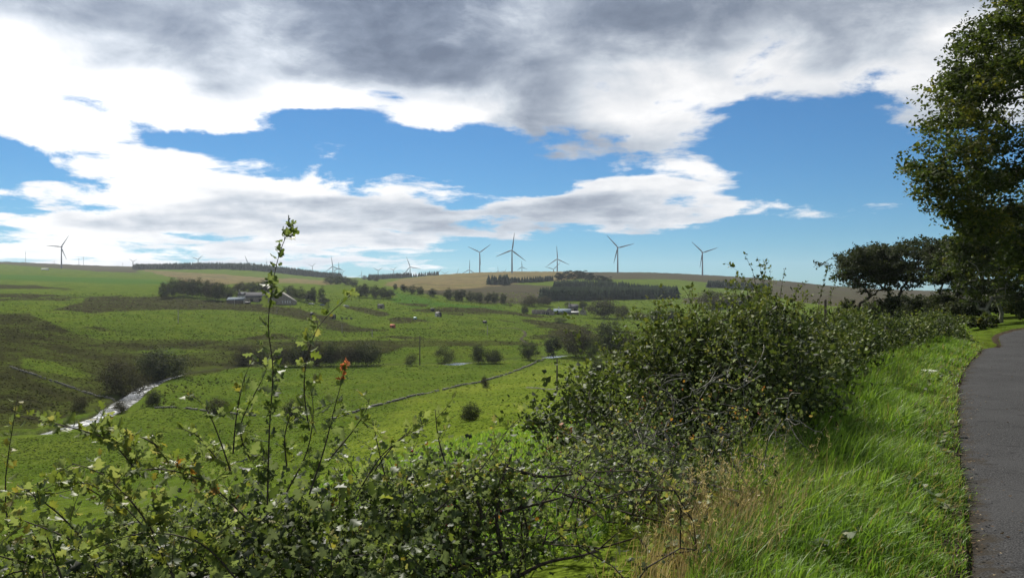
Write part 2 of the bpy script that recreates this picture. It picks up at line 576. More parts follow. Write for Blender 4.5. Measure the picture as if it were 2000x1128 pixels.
def height(x, y, detail=True):
    x, y = np.asarray(x, float), np.asarray(y, float)
    r = np.maximum(np.hypot(x, y), 0.8)
    q = np.stack([np.arctan2(x, y), np.log(r)], -1).reshape(-1, 2) / _S
    z = np.empty(len(q))
    q2, p2 = (q * q).sum(1), (_p * _p).sum(1)
    for k in range(0, len(q), 4000):
        d = np.maximum(q2[k:k + 4000, None] + p2[None] - 2 * (q[k:k + 4000] @ _p.T), 1e-9)
        z[k:k + 4000] = (.5 * d * np.log(d)) @ _w[:-3] + _w[-3] + q[k:k + 4000] @ _w[-2:]
    z = z.reshape(x.shape) * r / 100 + EYE
    if detail:
        amp = np.interp(np.log(r), [0, 2, 3.5, 5, 6.5, 8], [.0, .02, .12, .35, 1.3, 3.5])
        fr = np.interp(np.log(r), [0, 3, 5, 6.5, 8], [1.2, .22, .06, .016, .005])
        z = z + amp * (fbm(x * .02, y * .02, 4) * .8 + .5 * fbm(x * .11 + 9, y * .11, 3)) * np.clip((r - 4) / 10, 0, 1)
    # river bed and banks
    m = (r > 90) & (r < 700) & (z < -15)
    if m.any():
        d, _, _ = seg_dist(x[m], y[m], RIVER)
        jit = 1.4 * fbm(x[m] * .09, y[m] * .09, 2)
        d = d + jit + river_squeeze(x[m], y[m])
        zb = np.interp(d, [0, 3.2, 4.6, 9, 30], [WATER_Z - .7, WATER_Z - .35, WATER_Z + .75, WATER_Z + 1.0, WATER_Z + 1.2])
        pu = CX + FPX * x[m] / np.maximum(y[m], 1)
        zb = zb - .5 * (np.exp(-((pu - 890) / 26) ** 2) + np.exp(-((pu - 1082) / 24) ** 2)) * sstep(3, 5, d) * sstep(22, 10, d)
        w = sstep(30, 7, d)
        z[m] = z[m] * (1 - w) + zb * w
    # road bench
    m = r < 260
    if m.any():
        d, sd, ix = seg_dist(x[m], y[m], _rc)
        zr = road_z(np.interp(ix, np.arange(len(_rcs)), _rcs))
        rough = .05 * fbm(x[m] * 1.6, y[m] * 1.6, 3) + .03
        edge = d - ROAD_W / 2
        prof = zr + np.where(edge < 0, -.05, np.clip(edge, 0, .6) * .09 + rough * np.clip(edge * 2, 0, 1))
        w = sstep(7.0, 2.2, d)
        w = np.where(sd < 0, sstep(3.9, 2.6, d), w)
        z[m] = z[m] * (1 - w) + prof * w
    return z


def h1(x, y):
    return float(height(np.array([x]), np.array([y]))[0])


_YS = np.exp(np.linspace(math.log(25), math.log(5200), 2600))
_ray = {}


def ground_at(u, v, ymin=60.0):
    """the ground point seen at image column u, row v, as a world position"""
    key = round(u)
    if key not in _ray:
        X = (key - CX) / FPX * _YS
        _ray[key] = CY + (EYE - height(X, _YS)) * FPX / _YS
    vt = _ray[key]
    ok = np.where((vt <= v) & (_YS >= ymin))[0]
    Y = _YS[ok[0]] if len(ok) else _YS[np.argmin(np.where(_YS >= ymin, vt, 1e9))]
    x = (u - CX) / FPX * Y
    return x, Y, h1(x, Y)


def at_depth(u, Y):
    x = (u - CX) / FPX * Y
    return x, Y, h1(x, Y)


def in_poly(u, v, poly, soft):
    """0..1 mask of a polygon with a soft edge (soft in the polygon's units)"""
    P = np.array(poly, float)
    d, _, _ = seg_dist(u, v, np.r_[P, P[:1]])
    ins = np.zeros(u.shape, bool)
    j = len(P) - 1
    for i in range(len(P)):
        a, b = P[i], P[j]
        c = ((a[1] > v) != (b[1] > v)) & (u < (b[0] - a[0]) * (v - a[1]) / (b[1] - a[1] + 1e-9) + a[0])
        ins ^= c
        j = i
    return sstep(-soft, soft, np.where(ins, d, -d))


def cover_masks(X, Y, Z):
    """rough grass, moor, heath, bank and lush pasture weights at ground points"""
    # land cover, laid out on the ground where the photograph shows it
    front = Y > 4
    Ys = np.where(front, Y, 1e9)
    U = np.where(front, CX + FPX * X / Ys, -9999)
    Vv = np.where(front, CY + FPX * (EYE - Z) / Ys, -9999)
    wu = U + 26 * fbm(X * .012, Y * .012, 4)
    wv = Vv + np.clip(6 * fbm(X * .02 + 40, Y * .02, 4) * (Vv - 500) / 100, -12, 12)
    dist = np.hypot(X, Y)

    def mask(polys, soft, y0, y1, su=4.0):
        m = np.zeros(U.shape)
        for p in polys:
            pu = np.array(p, float)
            us, vs = pu[:, 0].min() - 40, pu[:, 0].max() + 40
            sel = (U > us) & (U < vs) & (dist > y0) & (dist < y1)
            if sel.any():
                q = [(a / su, b) for a, b in p]
                m[sel] = np.maximum(m[sel], in_poly(wu[sel] / su, wv[sel], q, soft))
        return m

    moor = mask([[(270, 526), (640, 548), (650, 557), (560, 553), (470, 553), (420, 558), (330, 542)],
                 [(740, 556), (850, 533), (1000, 528), (1130, 526), (1130, 546), (1040, 553), (960, 560), (900, 569), (820, 566)]], 2.0, 850, 6000)
    moor = np.maximum(moor, sstep(2300, 2700, dist) * .3)
    heath = mask([[(-400, 480), (300, 515), (262, 533), (200, 530), (0, 515.5), (-400, 500)],
                  [(1130, 524), (1400, 530), (1700, 552), (2000, 560), (2000, 610), (1700, 604), (1560, 592), (1430, 556), (1300, 545), (1130, 545)],
                  [(820, 570), (1000, 556), (1130, 558), (1060, 592), (980, 592), (900, 583)],
                  [(1330, 580), (1500, 575), (1500, 590), (1330, 592)]], 4.0, 600, 6000)
    rough = mask([[(105, 604), (170, 580), (330, 578), (455, 590), (540, 597), (640, 620), (700, 634), (800, 646), (900, 654), (1050, 664), (1040, 669), (800, 660), (640, 654), (560, 667), (440, 666), (520, 650), (620, 644), (590, 622), (500, 609), (330, 604), (180, 611)],
                  [(660, 598), (725, 604), (760, 613), (830, 622), (900, 634), (960, 636), (1035, 650), (1010, 662), (860, 656), (790, 640), (740, 622), (690, 610)],
                  [(775, 592), (850, 592), (960, 602), (1050, 612), (1120, 634), (1140, 650), (1060, 640), (1000, 622), (900, 608), (800, 604)],
                  [(-100, 571), (40, 573), (160, 578), (60, 582), (-100, 577)],
                  [(-100, 556), (60, 556), (130, 566), (20, 566), (-100, 562)],
                  [(1030, 640), (1120, 640), (1180, 660), (1100, 690), (1040, 668)],
                  [(820, 565), (900, 572), (1000, 590), (960, 592), (880, 584)],
                  [(-60, 583), (120, 582), (240, 577), (240, 578.5), (120, 585), (-60, 586)], [(330, 548), (420, 566), (460, 580), (456, 581), (410, 568), (325, 550)],
                  [(560, 655), (760, 650), (1000, 655), (1000, 657), (760, 653), (560, 658)], [(1130, 640), (1300, 652), (1480, 650), (1480, 652), (1300, 655), (1130, 643)],
                  [(770, 600), (900, 610), (1010, 630), (1008, 632), (890, 613), (770, 602)],
                  [(1000, 652), (1120, 648), (1130, 672), (1010, 668)]], 3.2, 300, 1100)
    rough = rough * (1 - sstep(480, 640, U) * (1 - sstep(-.20, .22, fbm(X * .022 + 7, Y * .022, 3) + .05)) * .9)
    bank = mask([[(-300, 612), (60, 612), (120, 640), (170, 660), (260, 668), (330, 664), (440, 668), (560, 668), (800, 662), (1050, 667), (1060, 675), (900, 677), (780, 681), (700, 694), (560, 712), (470, 716), (350, 742), (280, 768), (180, 800), (60, 835), (-300, 850)],
                 [(140, 640), (200, 636), (245, 650), (170, 660)]], 6.0, 150, 640)
    bank = bank * (1 - .8 * mask([[(120, 636), (250, 650), (340, 649), (440, 660), (330, 667), (200, 662)], [(40, 700), (120, 712), (200, 735), (140, 742), (50, 722)], [(230, 690), (330, 684), (420, 690), (330, 700)]], 6.0, 150, 640))
    lush = mask([[(760, 582), (820, 580), (960, 600), (1020, 612), (900, 606), (790, 600)], [(760, 566), (800, 575), (900, 594), (1000, 600), (900, 600), (790, 594)],
                 [(-50, 533), (330, 548), (330, 556), (200, 553), (-50, 545)]], 2.0, 300, 2200)
    slope = mask([[(560, 1000), (700, 850), (830, 776), (1062, 706), (1250, 688), (1500, 700), (1700, 1128), (560, 1128)]], 8.0, 4, 330)  # near hillside, tinted brighter and yellower as if facing the sun
    return dict(slope=slope, moor=moor, heath=heath, rough=rough, bank=bank, lush=lush)


def build_terrain():
    half = math.radians(42)
    th = np.r_[np.linspace(-math.pi, -half, 56)[:-1], np.linspace(-half, half, 460), np.linspace(half, math.pi, 56)[1:-1]]
    lr = np.r_[np.linspace(math.log(.9), math.log(60), 130)[:-1], np.linspace(math.log(60), math.log(2700), 330)[:-1], np.linspace(math.log(2700), math.log(14000), 24)]
    TH, LR = np.meshgrid(th, lr)
    R = np.exp(LR)
    X, Y = R * np.sin(TH), R * np.cos(TH)
    Z = height(X, Y)
    Z[-3:] -= np.array([10, 60, 200])[:, None]
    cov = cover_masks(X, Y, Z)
    dist = np.hypot(X, Y)
    d, sd, ix = seg_dist(X, Y, _rc)
    dirt = np.where(dist < 260, sstep(.36, .0, np.abs(d - ROAD_W / 2 - .06 + .25 * fbm(X * 1.1, Y * 1.1, 3))), 0)
    riv = np.zeros(X.shape)
    m = (dist > 90) & (dist < 700)
    dr, _, _ = seg_dist(X[m], Y[m], RIVER)
    riv[m] = sstep(4.6, 3.6, dr + river_squeeze(X[m], Y[m]) + 1.4 * fbm(X[m] * .09, Y[m] * .09, 2))
    ncol = len(th)
    i, j = np.meshgrid(np.arange(len(lr) - 1), np.arange(ncol), indexing='ij')
    k = (j + 1) % ncol
    F = np.stack([i * ncol + j, (i + 1) * ncol + j, (i + 1) * ncol + k, i * ncol + k], -1).reshape(-1, 4)
    Vt = np.stack([X, Y, Z], -1).reshape(-1, 3)
    Vt = np.r_[Vt, [[0, 0, h1(0, .8)]]]
    c = len(Vt) - 1
    cap = np.stack([np.full(ncol, c), np.arange(ncol), (np.arange(ncol) + 1) % ncol], -1)
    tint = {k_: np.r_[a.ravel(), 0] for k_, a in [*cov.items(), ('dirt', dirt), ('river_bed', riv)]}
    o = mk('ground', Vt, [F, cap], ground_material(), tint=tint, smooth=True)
    tag(o, 'rolling green valley pasture with rough brown patches and moorland hills', kind='structure')
    return o


def ground_material():
    m, T = new_mat('ground_cover')
    P = T.n('ShaderNodeNewGeometry').outputs['Position']
    ln = T.vmath('LENGTH', P)
    n1 = T.noise(P, 0.9, 6, 0.65).outputs[0]       # tufts near
    n2 = T.noise(P, 0.06, 6, 0.6).outputs[0]       # field mottling
    n3 = T.noise(P, 0.012, 5, 0.6).outputs[0]      # hill mottling
    n4 = T.noise(P, 6.0, 5, 0.7).outputs[0]
    n6 = T.noise(P, 0.42, 6, 0.78).outputs[0]      # tussocks seen from afar
    n5 = T.noise(P, 0.22, 5, 0.7).outputs[0]       # clumps of a few metres
    green = T.ramp(n2, [(0.32, (.046, .080, .010)), (0.48, (.070, .108, .013)), (0.64, (.100, .130, .018))])
    green = T.mix(T.range(n1, .35, .62, 0, .75), green, (.046, .068, .010))
    green = T.mix(T.range(n5, .52, .66, 0, .5), green, (.050, .060, .014))
    green = T.mix(attr(T, 'lush'), green, (.040, .086, .012))
    green = T.mix(T.range(n6, .53, .66, 0, .65), green, (.036, .050, .009))
    green = T.mix(T.range(n6, .46, .32, 0, .5), green, (.105, .128, .024))
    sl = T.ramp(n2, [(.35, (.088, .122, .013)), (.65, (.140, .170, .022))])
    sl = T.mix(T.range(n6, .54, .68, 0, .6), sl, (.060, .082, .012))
    green = T.mix(T.math('MULTIPLY', attr(T, 'slope'), .55), green, sl)  # yellower slope grass, with sun-facing brightness put into its colour
    br = T.ramp(n5, [(0.3, (.020, .019, .009)), (0.5, (.031, .030, .013)), (0.68, (.042, .044, .014))])
    br = T.mix(T.range(n2, .54, .66, 0, .5), br, (.044, .054, .013))
    br = T.mix(T.range(n6, .5, .66, 0, .6), br, (.024, .023, .012))
    br = T.mix(T.range(n5, .52, .64, 0, .55), br, (.052, .072, .014))
    yel = T.ramp(n3, [(0.3, (.088, .074, .034)), (0.5, (.135, .110, .050)), (0.7, (.072, .076, .028))])
    yel = T.mix(T.range(n2, .45, .65, 0, .55), yel, (.075, .056, .036))
    hea = T.ramp(n3, [(0.3, (.038, .035, .022)), (0.5, (.052, .046, .030)), (0.7, (.050, .054, .022))])
    bnk = T.ramp(n2, [(0.3, (.017, .019, .007)), (0.46, (.030, .033, .010)), (0.58, (.048, .062, .012))])
    bnk = T.mix(T.range(n5, .45, .7, 0, .6), bnk, (.034, .030, .016))

    bnk = T.mix(T.range(n6, .5, .66, 0, .6), bnk, (.020, .021, .008))
    bnk = T.mix(T.range(n6, .45, .3, 0, .4), bnk, (.042, .046, .014))

    def edge(name, noise, k):
        return T.range(T.math('MULTIPLY_ADD', T.math('SUBTRACT', noise, .5), k, attr(T, name)), .35, .65)
    c = T.mix(edge('rough', T.math('MULTIPLY_ADD', n2, .5, T.math('MULTIPLY', n5, .5)), 2.0), green, br)
    c = T.mix(edge('bank', T.math('MULTIPLY_ADD', n2, .5, T.math('MULTIPLY', n5, .5)), 1.8), c, bnk)
    c = T.mix(edge('moor', n2, .7), c, yel)
    c = T.mix(edge('heath', n2, .7), c, hea)
    soil = T.mix(n4, (.030, .024, .017), (.075, .06, .042))
    c = T.mix(edge('dirt', n4, .8), c, soil)
    stone = T.mix(n4, (.018, .017, .011), (.06, .056, .042))
    c = T.mix(T.math('MULTIPLY', attr(T, 'river_bed'), .9), c, stone)
    b = principled(T, Base_Color=c, Roughness=.95)
    b.inputs['Specular IOR Level'].default_value = 0.0
    hgt = T.math('ADD', T.math('MULTIPLY', n1, .25), T.math('MULTIPLY', n5, 1.1))
    hgt = T.math('ADD', hgt, T.math('MULTIPLY', n6, .9))
    hgt = T.math('ADD', hgt, T.math('MULTIPLY', n4, .035))
    bp = T.n('ShaderNodeBump')
    bp.inputs['Strength'].default_value = .7
    bp.inputs['Distance'].default_value = 1.0
    T.put(bp.inputs['Height'], hgt)
    T.put(b.inputs['Normal'], bp.outputs[0])
    T.t.links.new(b.outputs[0], T.out.inputs[0])
    return m


def build_river():
    t = np.gradient(RIVER, axis=0)
    t /= np.linalg.norm(t, axis=1, keepdims=True)
    nrm = np.c_[-t[:, 1], t[:, 0]]
    ws = np.linspace(-6.5, 6.5, 14)
    P = RIVER[:, None] + nrm[:, None] * ws[None, :, None]
    Vt = np.concatenate([P, np.full(P.shape[:2] + (1,), WATER_Z)], -1).reshape(-1, 3)
    n = len(ws)
    i, j = np.meshgrid(np.arange(len(RIVER) - 1), np.arange(n - 1), indexing='ij')
    F = np.stack([i * n + j, i * n + j + 1, (i + 1) * n + j + 1, (i + 1) * n + j], -1).reshape(-1, 4)
    m, T = new_mat('water')
    P_ = T.n('ShaderNodeNewGeometry').outputs['Position']
    nz = T.noise(P_, .8, 6, .7, .6)
    foam = T.noise(P_, .35, 6, .72, 1.0)
    b = principled(T, Base_Color=T.mix(T.range(foam.outputs[0], .54, .62), (.07, .076, .078), (.26, .28, .30)), Roughness=T.range(foam.outputs[0], .5, .62, .22, .4))
    bp = T.n('ShaderNodeBump')
    bp.inputs['Strength'].default_value = .35
    bp.inputs['Distance'].default_value = .10
    T.put(bp.inputs['Height'], nz.outputs[0])
    T.put(b.inputs['Normal'], bp.outputs[0])
    T.t.links.new(b.outputs[0], T.out.inputs[0])
    o = mk('river', Vt, [F], m, smooth=True)
    tag(o, 'shallow silvery river with riffles winding along the valley floor', kind='structure')


def build_road():
    keep = ROAD_S < 120
    C, S, Nn = ROAD_C[keep], ROAD_S[keep], _rn[keep]
    rng = np.random.default_rng(11)
    ws = np.linspace(-1, 1, 15)
    hw = np.full((len(C), len(ws)), ROAD_W / 2)
    hw[:, 0] += .09 * fbm(S * .8, S * 0, 4)
    hw[:, -1] += .16 * fbm(S * .8 + 50, S * 0, 4)
    P = C[:, None] + Nn[:, None] * (ws[None] * hw)[:, :, None]
    z = road_z(S)[:, None] + .035 * (1 - ws[None] ** 2) + .008 * fbm(P[..., 0] * .9, P[..., 1] * .9, 3)
    z[:, [0, -1]] -= .035
    Vt = np.concatenate([P, z[..., None]], -1).reshape(-1, 3)
    n = len(ws)
    i, j = np.meshgrid(np.arange(len(C) - 1), np.arange(n - 1), indexing='ij')
    F = np.stack([i * n + j, i * n + j + 1, (i + 1) * n + j + 1, (i + 1) * n + j], -1).reshape(-1, 4)
    m, T = new_mat('asphalt')
    Pp = T.n('ShaderNodeNewGeometry').outputs['Position']
    gr = T.noise(Pp, 90, 3, .7)
    vo = T.n('ShaderNodeTexVoronoi')
    T.put(vo.inputs['Vector'], Pp)
    vo.inputs['Scale'].default_value = 42
    pat = T.noise(Pp, .8, 5, .6)
    c = T.ramp(gr.outputs[0], [(.32, (.011, .011, .0115)), (.5, (.033, .033, .0335)), (.68, (.078, .078, .077))])
    c = T.mix(T.range(pat.outputs[0], .35, .7, 0, .6), c, (.050, .050, .0505))
    c = T.mix(T.range(T.noise(Pp, 2.2, 7, .8, .5).outputs[0], .56, .66, 0, .6), c, (.016, .016, .0165))
    c = T.mix(T.range(vo.outputs['Distance'], .0, .25, 
                      .30, 0), c, (.06, .058, .055))
    soil = T.mix(T.noise(Pp, 14, 4, .7).outputs[0], (.014, .012, .009), (.046, .039, .029))
    c = T.mix(T.range(T.math('MULTIPLY_ADD', T.math('SUBTRACT', T.noise(Pp, 3.5, 6, .75).outputs[0], .5), .70, attr(T, 'edge')), .90, 1.04), c, soil)
    b = principled(T, Base_Color=c, Roughness=1.0)
    b.inputs['Specular IOR Level'].default_value = .04
    bp = T.n('ShaderNodeBump')
    bp.inputs['Strength'].default_value = .6
    bp.inputs['Distance'].default_value = .006
    T.put(bp.inputs['Height'], T.math('ADD', gr.outputs[0], vo.outputs['Distance']))
    T.put(b.inputs['Normal'], bp.outputs[0])
    T.t.links.new(b.outputs[0], T.out.inputs[0])
    o = mk('road', Vt, [F], m, smooth=True, tint={'edge': np.tile(np.abs(ws), len(C))})
    tag(o, 'narrow grey asphalt country lane cresting a rise', kind='structure')


build_terrain()
build_river()
build_road()
# ---------------------------------------------------------------- foliage materials
M_LEAF_FAR = leaf_mat('far_foliage', [(0, (.018, .024, .011)), (.5, (.034, .043, .016)), (1, (.062, .072, .022))], .24, .8, .05)
M_LEAF_BROWN = leaf_mat('autumn_foliage', [(0, (.022, .021, .012)), (.5, (.040, .038, .019)), (1, (.070, .068, .026))], .24, .8, .05)
M_LEAF_LIGHT = leaf_mat('pale_foliage', [(0, (.036, .048, .016)), (.5, (.060, .075, .022)), (1, (.11, .12, .030))], .25, .8, .05)
M_NEEDLE = leaf_mat('conifer_foliage', [(0, (.014, .021, .015)), (.5, (.020, .030, .019)), (1, (.026, .036, .020))], .02, .9, .0)
M_BARK = bark_mat('dark_bark', (.030, .025, .020), (.065, .056, .045), 3)


def leaf_quads(C, N, size, rng, tint):
    """irregular bent quads, one per centre C, facing roughly along N"""
    n = len(C)
    N = N / (np.linalg.norm(N, axis=1, keepdims=True) + 1e-9)
    A = np.cross(N, rng.normal(size=(n, 3)))
    A /= np.linalg.norm(A, axis=1, keepdims=True) + 1e-9
    B = np.cross(N, A)
    s = np.broadcast_to(np.asarray(size, float), (n,))[:, None]
    k = rng.uniform(.55, 1.15, (n, 4))
    b = rng.uniform(-.25, .25, (n, 2))
    V = np.stack([C - A * s * k[:, :1], C - B * s * .6 * k[:, 1:2] + N * s * b[:, :1], C + A * s * k[:, 2:3], C + B * s * .6 * k[:, 3:] + N * s * b[:, 1:]], 1).reshape(-1, 3)
    F = np.arange(4 * n).reshape(n, 4)
    return V, F, np.repeat(tint, 4)


def grow(pads, trunk, rng, tip=.02, expo=2.4, up=.15, jitter=.06, rtop=None):
    """branch skeleton joining every pad centre to the trunk; returns node positions, parents, radii"""
    nodes = [np.array(p, float) for p in trunk]
    par = [-1] + list(range(len(trunk) - 1))
    base = np.array(trunk[-1])
    order = np.argsort(np.linalg.norm(pads - base, axis=1))
    leafn = []
    for i in order:
        p = pads[i]
        N = np.array(nodes)
        d = np.linalg.norm(N - p, axis=1)
        cost = d + np.maximum(N[:, 2] - p[2], 0) * 1.5
        cost[0] += 1e3 if len(nodes) > 1 else 0
        j = int(np.argmin(cost))
        L = d[j]
        m = max(2, min(5, int(L / .6) + 1)) if L > .3 else 1
        q = nodes[j]
        prev = j
        for k in range(1, m + 1):
            t = k / m
            pt = q + (p - q) * t + np.array([0, 0, up * L * math.sin(math.pi * t)])
            if k < m:
                pt = pt + rng.normal(size=3) * jitter * L
            nodes.append(pt)
            par.append(prev)
            prev = len(nodes) - 1
        leafn.append(prev)
    n = len(nodes)
    acc = np.zeros(n)
    for i in range(n - 1, -1, -1):
        if acc[i] == 0:
            acc[i] = tip ** expo
        if par[i] >= 0:
            acc[par[i]] += acc[i]
    return np.array(nodes), np.array(par), acc ** (1 / expo)


def branch_mesh(mb, nodes, par, rad, sides=5, rmin=0.0, flare=1.0):
    P, Q, r0, r1 = [], [], [], []
    for i, p in enumerate(par):
        if p < 0 or rad[i] < rmin:
            continue
        P.append(nodes[p]); Q.append(nodes[i]); r0.append(min(rad[p], rad[i] * 1.25)); r1.append(rad[i])
    P, Q, r0, r1 = map(np.array, (P, Q, r0, r1))
    T = Q - P
    T /= np.linalg.norm(T, axis=1, keepdims=True) + 1e-9
    ref = np.where(np.abs(T[:, 2:3]) > .9, [[1., 0, 0]], [[0, 0, 1.]])
    A = np.cross(T, ref)
    A /= np.linalg.norm(A, axis=1, keepdims=True) + 1e-9
    B = np.cross(T, A)
    an = np.arange(sides) * 2 * np.pi / sides
    ring = A[:, None] * np.cos(an)[None, :, None] + B[:, None] * np.sin(an)[None, :, None]
    V = np.concatenate([(P - T * r0[:, None] * .3)[:, None] + ring * r0[:, None, None], Q[:, None] + ring * r1[:, None, None]], 1).reshape(-1, 3)
    i = np.arange(len(P))[:, None] * 2 * sides
    j = np.arange(sides)[None]
    k = (j + 1) % sides
    F = np.stack([i + j, i + k, i + sides + k, i + sides + j], -1).reshape(-1, 4)
    mb.add(V, F)


def broad_tree_mesh(seed, H, W, low, npad, per, leaf, flat=.6, lean=0.0, spread=1.0):
    """trunk and crown builders of a broadleaved tree; low = height where the crown starts"""
    rng = np.random.default_rng(seed)
    n = npad
    d = rng.normal(size=(n, 3))
    d /= np.linalg.norm(d, axis=1, keepdims=True)
    r = rng.uniform(.35, 1.0, n) ** .6
    cz, rz = (H + low) / 2, (H - low) / 2
    lump = 1 + .22 * np.sin(d[:, 0] * 5 + seed) * np.cos(d[:, 1] * 4 + seed * 2) + rng.normal(size=n) * .08
    pads = d * r[:, None] * lump[:, None] * np.array([W / 2, W / 2, rz]) + np.array([0, 0, cz])
    pads[:, 0] += lean * (pads[:, 2] / H) ** 2 * W
    pads[:, 2] = np.maximum(pads[:, 2], low * .8 + .05 * H)
    fork = max(low * .75, .12 * H)
    tr = [(0, 0, -.6), (rng.normal() * .02 * H, rng.normal() * .02 * H, fork * .5), (rng.normal() * .04 * H, rng.normal() * .03 * H, fork), (lean * .2 * W, 0, cz)]
    nodes, par, rad = grow(pads, tr, rng, tip=.012 * H / 8 + .006)
    tb = MB()
    branch_mesh(tb, nodes, par, rad, 5)
    pr = W / 2 * .30 * spread
    idx = np.repeat(np.arange(n), per)
    g = rng.normal(size=(len(idx), 3)) * np.array([pr, pr, pr * flat]) * .62
    C = pads[idx] + g
    C[:, 2] = np.maximum(C[:, 2], .02 * H)
    out = (C - np.array([0, 0, cz - .2 * H]))
    Nn = out / (np.linalg.norm(out, axis=1, keepdims=True) + 1e-9) + rng.normal(size=C.shape) * .8 + np.array([0, 0, .4])
    tint = np.clip(rng.normal(.45, .22, n)[idx] + rng.normal(size=len(idx)) * .12, 0, 1)
    V, F, t = leaf_quads(C, Nn, leaf * rng.uniform(.6, 1.3, len(C)), rng, tint)
    cb = MB().add(V, F, t)
    return tb, cb


PROTO = {}


def proto_tree(key, mat, *a, **k):
    tb, cb = broad_tree_mesh(*a, **k)
    root = empty('tree', (0, 0, -500))
    tb.build('trunk', M_BARK, root)
    c = cb.build('crown', mat, root)
    PROTO[key] = root
    return root


proto_tree('round0', M_LEAF_FAR, 1, 8, 8, .7, 64, 80, .22)
proto_tree('round1', M_LEAF_FAR, 2, 8, 7, .5, 60, 80, .22)
proto_tree('round2', M_LEAF_BROWN, 3, 8, 9, .4, 66, 84, .23)
proto_tree('bush0', M_LEAF_BROWN, 4, 5, 7, .1, 60, 84, .17, .8)
proto_tree('bush1', M_LEAF_FAR, 5, 5, 6, .1, 56, 84, .17, .8)
proto_tree('bush2', M_LEAF_LIGHT, 6, 5, 5.5, .1, 50, 70, .16, .7)
proto_tree('tall0', M_LEAF_FAR, 7, 10, 6, 1.0, 60, 80, .24)
proto_tree('pine0', M_NEEDLE, 8, 11, 6, 4.2, 44, 80, .26, .45)
proto_tree('thin0', M_LEAF_BROWN, 9, 8, 4.5, 2.6, 26, 16, .26, .6)


def conifer(mb, x, y, z, H, W, rng, tiers=4, sides=6):
    for k in range(tiers):
        z0 = z + H * (.04 + .80 * k / tiers)
        z1 = z + H * min(1.0, (k + 1.75) / (tiers + .75) * 1.02)
        r = W / 2 * (1 - k / (tiers + .35)) * rng.uniform(.85, 1.15)
        an = np.arange(sides) * 2 * np.pi / sides + rng.uniform(0, 6)
        rr = r * rng.uniform(.6, 1.3, sides)
        V = np.c_[x + np.cos(an) * rr, y + np.sin(an) * rr, z0 + rng.uniform(-.06, .03, sides) * H]
        V = np.r_[V, [[x + rng.normal() * .01 * H, y, z1]]]
        F = np.stack([np.arange(sides), (np.arange(sides) + 1) % sides, np.full(sides, sides)], -1)
        mb.add(V, F, np.r_[np.full(sides, rng.uniform(.1, .9)), .8])


def place_tree(key, u, v, hpx, wpx, name, label, cat='tree', group=None, seed=0, ymin=60):
    x, y, z = ground_at(u, v, ymin)
    proto = PROTO[key]
    o = copy_tree(proto)
    o.name = name
    # prototype size
    base = {'round': (8, 8), 'bush': (5, 6.2), 'tall': (10, 6), 'pine': (11, 6), 'thin': (8, 4.5)}[key[:-1]]
    sh = hpx * y / FPX / (base[0] * 1.06)
    sw = wpx * y / FPX / (base[1] * 1.12)
    o.location = (x, y, z - .1)
    o.scale = (sw, sw, sh)
    o.rotation_euler = (0, 0, seed * 2.399)
    tag(o, label, cat, group)
    return o


def forest(name, label, spots, hm, rng, broad=0.0):
    """a plantation that reads as one mass"""
    mb = MB()
    for x, y in spots:
        H = hm * rng.uniform(.88, 1.06)
        conifer(mb, x, y, 0, H, H * rng.uniform(.62, .85), rng)
    # settle on the ground in one go
    V = np.concatenate(mb.v)
    xy = np.array(spots)
    zs = height(xy[:, 0], xy[:, 1])
    per = len(V) // len(spots)
    V[:, 2] += np.repeat(zs, per)
    o = mk(name, V, [np.concatenate(f) for f in mb.f.values()], M_NEEDLE, None, np.concatenate(mb.t))
    tag(o, label, kind='stuff')
    return o


def strip_spots(pts, rows, gap, rng, back=0.0):
    """spots along an image polyline (u, v on the ground), rows deep behind it"""
    S = []
    W = np.array([ground_at(u, v, 400)[:2] for u, v in pts])
    L = resample(W, gap)
    for k in range(rows):
        for p in L:
            d = p / np.linalg.norm(p)
            S.append(p + d * (k * gap * 1.15 + back) + rng.normal(size=2) * gap * .3)
    return S


def build_forests():
    rng = np.random.default_rng(21)
    S = []
    for u in np.arange(262, 668, 1.7):
        for k in range(5):
            S.append(at_depth(u + rng.normal() * 1.2, 1890 + k * 40 + rng.normal() * 10 + max(0, 330 - u) * 1.5)[:2])
    forest('conifer_plantation', 'long dark conifer belt along the far skyline above yellow moor', S, 14.5, rng)
    S = []
    for u in np.arange(722, 800, 2.4):
        for k in range(5):
            S.append(at_depth(u + rng.normal(), 1880 - (u - 722) * 1.0 + k * 30 + rng.normal() * 8)[:2])
    for u in np.arange(800, 858, 2.6):
        S.append(at_depth(u + rng.normal(), 1950 + rng.normal() * 8)[:2])
    forest('conifer_plantation', 'dark conifer block on the skyline above the valley gap, short one', S, 14, rng)
    S = strip_spots([(1062, 588), (1130, 587), (1200, 585), (1265, 584), (1318, 583)], 10, 4.2, rng)
    forest('conifer_plantation', 'large dark square-edged conifer plantation on the slope above the white-roofed farm', S, 13.5, rng)
    S = strip_spots([(1085, 566), (1130, 563), (1180, 565), (1230, 570), (1300, 576)], 6, 4.6, rng)
    forest('conifer_plantation', 'dark conifer strip behind the large plantation, under the round-topped pines', S, 12, rng)
    S = strip_spots([(1386, 561), (1420, 563), (1462, 566), (1500, 568)], 5, 4.2, rng)
    forest('conifer_plantation', 'small dark conifer block on the open hillside below the rightmost turbine', S, 12, rng)
    S = strip_spots([(955, 556), (975, 556), (990, 555)], 4, 5, rng) 
    S2 = strip_spots([(992, 553), (1040, 551), (1078, 549)], 3, 5, rng)
    forest('conifer_plantation', 'small dense conifer clump beside the tall central turbine, left of its tower', S, 15, rng)
    forest('conifer_plantation', 'low conifer strip running right from the tall central turbine tower', S2, 9.5, rng)


build_forests()


